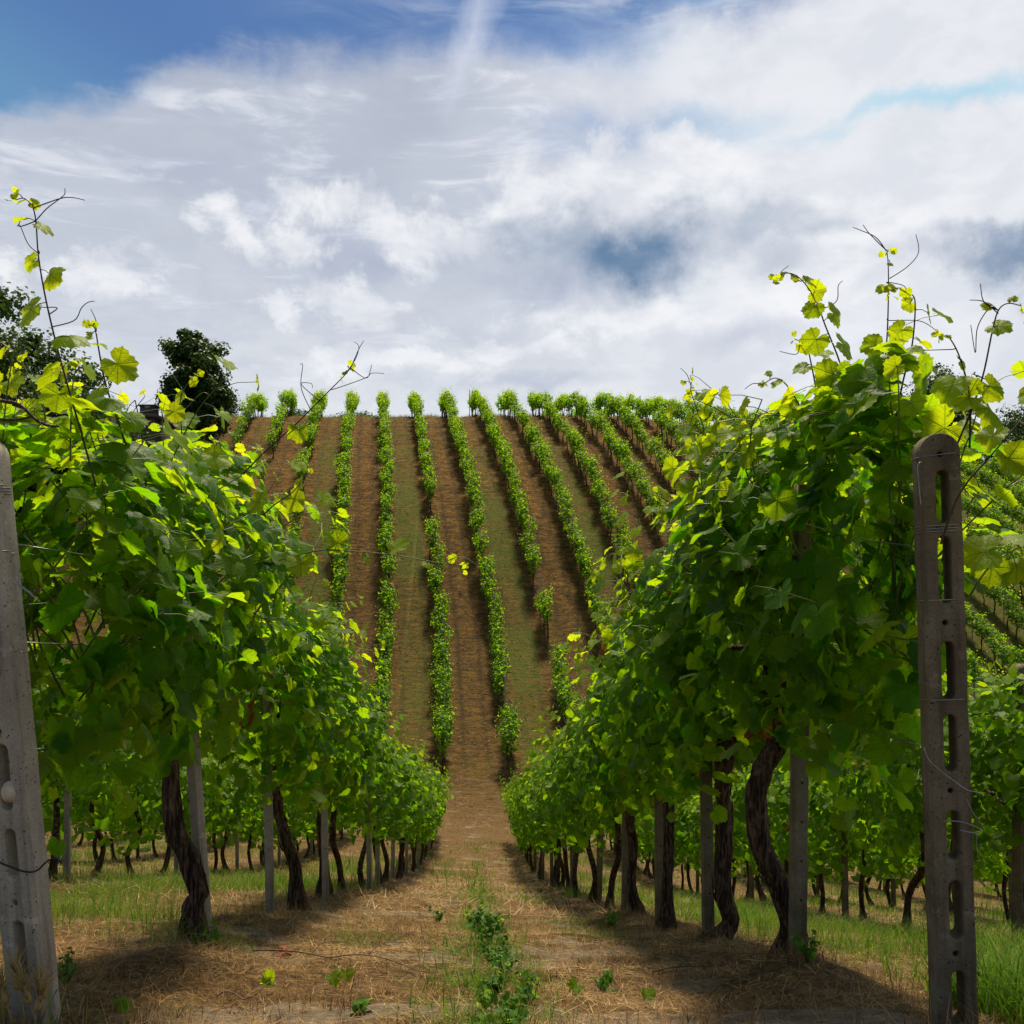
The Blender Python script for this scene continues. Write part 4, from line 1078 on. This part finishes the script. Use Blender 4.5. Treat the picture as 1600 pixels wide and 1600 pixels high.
def stuff(name, parts, mat, label, cat):
    V = []; F = []; A = []; c = 0
    for v, f, a in parts: V.append(v); F.append(f + c); A.append(a); c += len(v)
    tag(link(name, mesh(name, np.concatenate(V), np.concatenate(F), [mat], False, {'leafv': np.concatenate(A)})), label, cat, None, 'stuff')

rg = np.random.default_rng(77)
# dry mown grass: dense near the camera
def scatter(n, x0, x1, y0, y1, pw=1.0):
    y = y0 + (y1 - y0) * rg.random(n) ** pw
    return rg.uniform(x0, x1, n), y
parts = []
X, Y = scatter(90000, -3.2, 3.2, 2.35, 9.0, 1.5); g_ = green_mask(X, Y); bare = vnoise(X, Y, 1.7, 61, 3)
keep = (rg.random(len(X)) > g_ * .6) & (rg.random(len(X)) > np.maximum(sst(bare, .18, .5) * .7, bare_mask(X, Y) * .9)); X, Y = X[keep], Y[keep]; n = len(X)
up = rg.random(n) < .12
parts.append(blades(rg, X, Y, rg.uniform(.03, .10, n) * np.where(up, .9, 1), rg.uniform(.0012, .0032, n), np.where(up, rg.uniform(.3, .7, n), rg.uniform(.82, 1.04, n)), 2, zoff=.004 + 0 * X,
                    tintf=np.clip(rg.normal(.45, .22, n) + .45 * vnoise(X, Y, 1.6, 62, 3), 0, 1)))
cx_, cy_ = scatter(1500, -3.0, 3.0, 2.5, 9.5, 1.4); m_ = 22; X = np.repeat(cx_, m_) + rg.normal(0, .022, 1500 * m_); Y = np.repeat(cy_, m_) + rg.normal(0, .022, 1500 * m_); n = len(X)
parts.append(blades(rg, X, Y, rg.uniform(.03, .095, n), rg.uniform(.001, .0026, n), rg.uniform(.15, .8, n), 2, tintf=np.clip(np.repeat(rg.normal(.4, .3, 1500), m_) + rg.normal(0, .12, n), 0, 1)))
feet = [o.location for o in bpy.data.objects if o.type == 'EMPTY' and o.name.startswith('grapevine') and 0 < o.location.y < 16 and abs(o.location.x) < 7] + \
       [o.location for o in bpy.data.objects if o.name.startswith('trellis_post') and 0 < o.location.y < 12] + [postL.location, postR.location]
fx = np.repeat([f[0] for f in feet], 110); fy = np.repeat([f[1] for f in feet], 110); ra = rg.uniform(.03, .17, len(fx)); an = rg.uniform(0, 6.28, len(fx))
fX, fY = fx + ra * np.cos(an), fy + ra * np.sin(an); n = len(fX)
parts.append(blades(rg, fX, fY, rg.uniform(.04, .16, n), rg.uniform(.0015, .0035, n), rg.uniform(.05, .8, n), 2, zoff=.003 + 0 * fX))
X, Y = scatter(60000, -11, 11, 8.5, 30, 1.3); n = len(X); keep = rg.random(n) > green_mask(X, Y) * .7; X, Y = X[keep], Y[keep]; n = len(X)
parts.append(blades(rg, X, Y, rg.uniform(.06, .18, n), rg.uniform(.004, .010, n), rg.uniform(.6, 1.0, n), 2, zoff=.005 + 0 * X))
stuff('dry_grass', parts, M['straw'], 'brown mown dry grass and straw littering the lane', 'dry grass')
parts = []
X, Y = scatter(260000, -9, 9, 2.4, 14, 1.25); g_ = green_mask(X, Y); keep = rg.random(len(X)) < (g_ * (np.abs(X) > 1.1)) ** 1.5 * .9; X, Y = X[keep], Y[keep]; n = len(X)
parts.append(blades(rg, X, Y, rg.uniform(.07, .24, n), rg.uniform(.002, .005, n), rg.uniform(.0, .5, n), 3))
X, Y = scatter(5200, 1.62, 2.5, 2.75, 3.7); n = len(X)                # the lush tuft right of the end post
keep = vnoise(X, Y, 2.2, 71, 2) > -.35; X, Y = X[keep], Y[keep]; n = len(X)
parts.append(blades(rg, X, Y, rg.uniform(.10, .34, n), rg.uniform(.003, .008, n), rg.uniform(.0, .4, n), 3, droop=1.0, tintf=rg.random(n) * .7))
X, Y = scatter(26000, -1.2, 1.2, 2.4, 14, 1.4); g_ = green_mask(X, Y); keep = rg.random(len(X)) < g_ ** 1.6 * .8; X, Y = X[keep], Y[keep]; n = len(X)
parts.append(blades(rg, X, Y, rg.uniform(.03, .12, n), rg.uniform(.002, .004, n), rg.uniform(.1, .7, n), 3))
X, Y = scatter(60000, -16, 16, 12, 33); g_ = green_mask(X, Y); keep = rg.random(len(X)) < g_; X, Y = X[keep], Y[keep]; n = len(X)
parts.append(blades(rg, X, Y, rg.uniform(.10, .24, n), rg.uniform(.008, .016, n), rg.uniform(.0, .5, n), 2))
X = rg.normal(.03, .11, 9000); Y = 2.5 + 12 * rg.random(9000) ** 1.3; keep = vnoise(X, Y, 1.8, 67, 2) > -.25; X, Y = X[keep], Y[keep]; n = len(X)
parts.append(blades(rg, X, Y, rg.uniform(.025, .10, n), rg.uniform(.002, .005, n), rg.uniform(.1, .8, n), 2, tintf=rg.random(n) * .8))
stuff('green_grass', parts, M['grass'], 'soft green grass growing between the rows', 'grass')
# rough straw and grass tussocks on the facing hill
parts = []
X, Y = scatter(90000, -26, 34, 33, 84, .9); n = len(X); keep = rg.random(n) > .7 * green_mask(X, Y); X, Y = X[keep], Y[keep]; n = len(X)
parts.append(blades(rg, X, Y, rg.uniform(.10, .26, n), rg.uniform(.010, .028, n), rg.uniform(.7, 1.0, n), 2, zoff=.01 + 0 * X, tintf=rg.random(n) * .62))
stuff('hillside_straw', parts, M['straw'], 'brown cut straw lying in streaks between the hillside rows', 'straw')
parts = []
X, Y = scatter(60000, -26, 34, 33, 84, .9); n = len(X); keep = rg.random(n) < .8 * green_mask(X, Y) ** 1.5; X, Y = X[keep], Y[keep]; n = len(X)
parts.append(blades(rg, X, Y, rg.uniform(.08, .20, n), rg.uniform(.015, .04, n), rg.uniform(.2, .8, n), 2, tintf=rg.random(n) * .8))
X, Y = scatter(16000, -26, 34, 82.5, 90); n = len(X); keep = vnoise(X, Y, .6, 66, 2) > -.1; X, Y = X[keep], Y[keep]; n = len(X)
parts.append(blades(rg, X, Y, rg.uniform(.12, .42, n), rg.uniform(.012, .03, n), rg.uniform(.05, .6, n), 2, tintf=rg.random(n)))
stuff('hillside_grass', parts, M['grass'], 'dull green grass strips between every other pair of hillside rows', 'grass')

# weeds down the middle of the lane
def weed(x, y, h, nst, seed, label, group=None, leaf=.022, spread=.5):
    rg2 = np.random.default_rng(seed); root = empty('lane_weed', (x, y, gz(x, y)), label, 'weed', group); g = Geo(); L = Leaves()
    for i in range(nst):
        a = rg2.uniform(0, 6.28); d = np.array([math.cos(a) * spread, math.sin(a) * spread, 1.0]); d /= np.linalg.norm(d); p = np.zeros(3); pts = [p.copy()]
        ln = h * rg2.uniform(.6, 1.2); n = max(5, int(ln / .022))
        for j in range(n):
            d = d + rg2.normal(0, .16, 3); d[2] -= .05 * spread; d /= np.linalg.norm(d); p = p + d * ln / n; p[2] = max(p[2], .008); pts.append(p.copy())
            if j:
                s_ = leaf * rg2.uniform(.6, 1.3) * (1 - .4 * j / n); o = norm(rg2.normal(0, 1, 3) + np.array([0, 0, .2]))
                L.add(p + o * s_ * .3, np.array([0, -.2, 1.]) + rg2.normal(0, .5, 3), o, s_, rg2.random(), rg2.random() ** 2 * .8)
        g.tube(np.array(pts), np.linspace(.0020, .0009, len(pts)), 4)
    link('stems', g.get('stems', [M['weed']]), root); link('foliage', L.get('foliage', rg2, 2, M['weed']), root)
    return root
W = [(742, 1385, 6.6, .30, 9, 'tall thin weed rising highest in the middle of the lane'),
     (765, 1425, 5.2, .24, 10, 'leafy weed on the lane just below the tallest one'),
     (775, 1475, 4.3, .22, 14, 'bushy green weed in the middle of the lane beside the fallen leaves'),
     (770, 1530, 3.5, .17, 16, 'broad dark green weed at the lane centre near the picture bottom'),
     (800, 1585, 2.9, .13, 12, 'low spreading weed at the very bottom of the lane'),
     (940, 1520, 3.8, .10, 10, 'small green weed patch on the right half of the lane'),
     (680, 1380, 7.6, .16, 7, 'small weed by the foot of the far left trunks'),
     (950, 1405, 7.6, .20, 9, 'weed growing up under the right row of trunks'),
     (330, 1500, 4.4, .12, 9, 'pale weed sprouting at the foot of the knobbed left trunk'),
     (105, 1505, 3.6, .16, 9, 'dark weed tuft beside the leaning left end post'),
     (1262, 1545, 3.9, .14, 10, 'weed clump round the foot of the dotted square post'),
     (560, 1560, 3.1, .07, 6, 'tiny weed in the dry grass left of the lane middle')]
for i, dd_ in enumerate([7.9, 7.2, 6.0, 5.6, 4.8, 4.5, 4.05, 3.8, 3.3, 3.15, 2.8]):
    W.append((745 + rg.normal(18, 20) * 4 / dd_, 0, dd_, rg.uniform(.08, .17), 8, 'small leafy weed in the green line down the middle of the lane'))
for i, (px, py, d, h, ns_, lab) in enumerate(W):
    x = (px - PX0) * d / FPX; weed(x, d, h * (.62 if i < 5 else .8), int(ns_ * .9), 400 + i, lab, 'weeds in the lane', .020 if d < 5 else .028, .5)
# fallen green vine leaves on the ground
def fallen(px, d, label, mat='vine', s_=.036, seed=0, brown=0.0):
    r2 = np.random.default_rng(seed); x = (px - PX0) * d / FPX
    me = leaf_mesh('fallen_leaf', r2, [[0, 0, 0.016]], [[.3, -.6, 1]], [[r2.normal(), r2.normal(), 0]], [s_], [.9], [.15], 0, M[mat], np.array([brown]), 3.0)
    tag(link('fallen_leaf', me, None, (x, d, gz(x, d) + .02)), label, 'leaf', 'fallen leaves on the dry grass')
fallen(190, 3.05, 'grey green leaf on the straw near the barley', seed=1); fallen(540, 3.9, 'pale curled leaf below the long twig', seed=2); fallen(520, 3.75, 'flat green leaf left of the pale curled one', seed=3)
fallen(420, 3.6, 'small green leaf below the knobbed trunk', seed=4, s_=.035); fallen(900, 3.6, 'green leaf lying right of the lane weeds', seed=5); fallen(820, 3.3, 'dark leaf among the bottom weeds', seed=6)
fallen(1010, 3.5, 'green leaf on the right side of the lane', seed=7); fallen(445, 4.6, 'rusty red dead leaf above the long twig', 'redleaf', .045, 8)
# twigs
def twig(pts, label, r=.003, mat='twig', name='fallen_twig', forks=True):
    P = []
    for (px, d) in pts: x = (px - PX0) * d / FPX; P.append((x, d, gz(x, d) + .02))
    P = smooth_path(P, 24); P[:, 2] += .02 * np.abs(np.sin(np.linspace(0, 7, 24))); g = Geo(); g.tube(P, np.linspace(r, r * .4, 24), 6)
    if forks:
        for j in (8, 15): g.tube(smooth_path([P[j], P[j] + [.05, .06, .03], P[j] + [.14, .09, .02]], 6), np.linspace(r * .6, r * .3, 6), 5)
    tag(link(name, g.get(name, [M[mat]])), label, 'twig')
twig([(395, 4.35), (450, 4.35), (500, 4.32), (560, 4.3), (620, 4.15), (680, 3.95)], 'long thin brown twig lying across the straw left of the lane', .0042)
twig([(340, 3.5), (385, 3.35), (420, 3.1)], 'short bent twig below the knobbed trunk')
twig([(170, 3.6), (230, 3.85), (330, 3.95)], 'pale twig lying between the end post and the knobbed trunk', .0025)
twig([(1020, 4.2), (1090, 4.25), (1180, 4.2), (1215, 3.95)], 'dark twig lying before the S-curved trunk on the right', .0035)
twig([(1080, 4.8), (1140, 4.6), (1200, 4.4)], 'thin twig behind the dark one on the right', .003)
# dry twigs leaning on the right vine's foot
# barley ears at the lower left
for i, (bx, hx, hy, d) in enumerate([(40, 28, 1535, 2.62), (60, 44, 1560, 2.60), (48, 58, 1575, 2.58), (75, 68, 1550, 2.64), (20, 8, 1560, 2.6)]):
    r2 = np.random.default_rng(500 + i); b = at(bx, 1640, d); b[2] = gz(b[0], b[1]); tp = at(hx, hy, d)
    root = empty('barley_stalk', b, ['golden barley ear tilting left before the leaning post', 'middle golden barley ear before the leaning post', 'lowest golden barley ear before the leaning post', 'golden barley ear rising right of the others at the leaning post', 'outermost golden barley ear at the corner of the picture'][i], 'barley', 'golden barley ears at the left end post')
    t = tp - b; g = Geo(); top_in = t * .86
    g.tube(smooth_path([(0, 0, 0), t * .5 + [.004, 0, 0], top_in], 8), np.linspace(.0016, .001, 8), 5); V = []
    lv = {'leafv': None}
    def bm_(g, nm, par):
        Vv = np.concatenate(g.V); o = link(nm, mesh(nm, Vv, np.concatenate(g.F), [M['barley']], True, {'leafv': np.full((len(Vv), 3), .5)}), par); return o
    bm_(g, 'stem', root); g = Geo(); dr = t / np.linalg.norm(t)
    g.tube(smooth_path([top_in, top_in + dr * .02, top_in + dr * .05], 8), [.003, .007, .009, .009, .008, .007, .005, .002], 7)
    for k in range(34):
        p = top_in + dr * r2.uniform(.0, .05); dd = norm(dr * 1.5 + r2.normal(0, .45, 3)); g.tube([p, p + dd * .035, p + dd * .07 + r2.normal(0, .003, 3)], [.0013, .0010, .0005], 3)
    bm_(g, 'ear', root)
# dry brown twisted cane at the left edge
g = Geo(); base = np.array(vL1.location); r2 = np.random.default_rng(9)
P = smooth_path(local([(-40, 600), (0, 625), (30, 632), (55, 655), (75, 665), (93, 666)], 2.75, base), 20); g.tube(P, np.linspace(.006, .003, 20), 6, True, .2, r2)
P2 = smooth_path(local([(-40, 640), (0, 655), (30, 655), (50, 650)], 2.8, base), 12); g.tube(P2, np.linspace(.005, .003, 12), 6)
for i in range(26): tendril(r2, g, P[r2.integers(3, 17)], r2.normal(0, 1, 3), r2.uniform(.03, .07), .0012, 1.6)
link('dead_cane', g.get('dead_cane', [M['cane_dark']]), vL1)
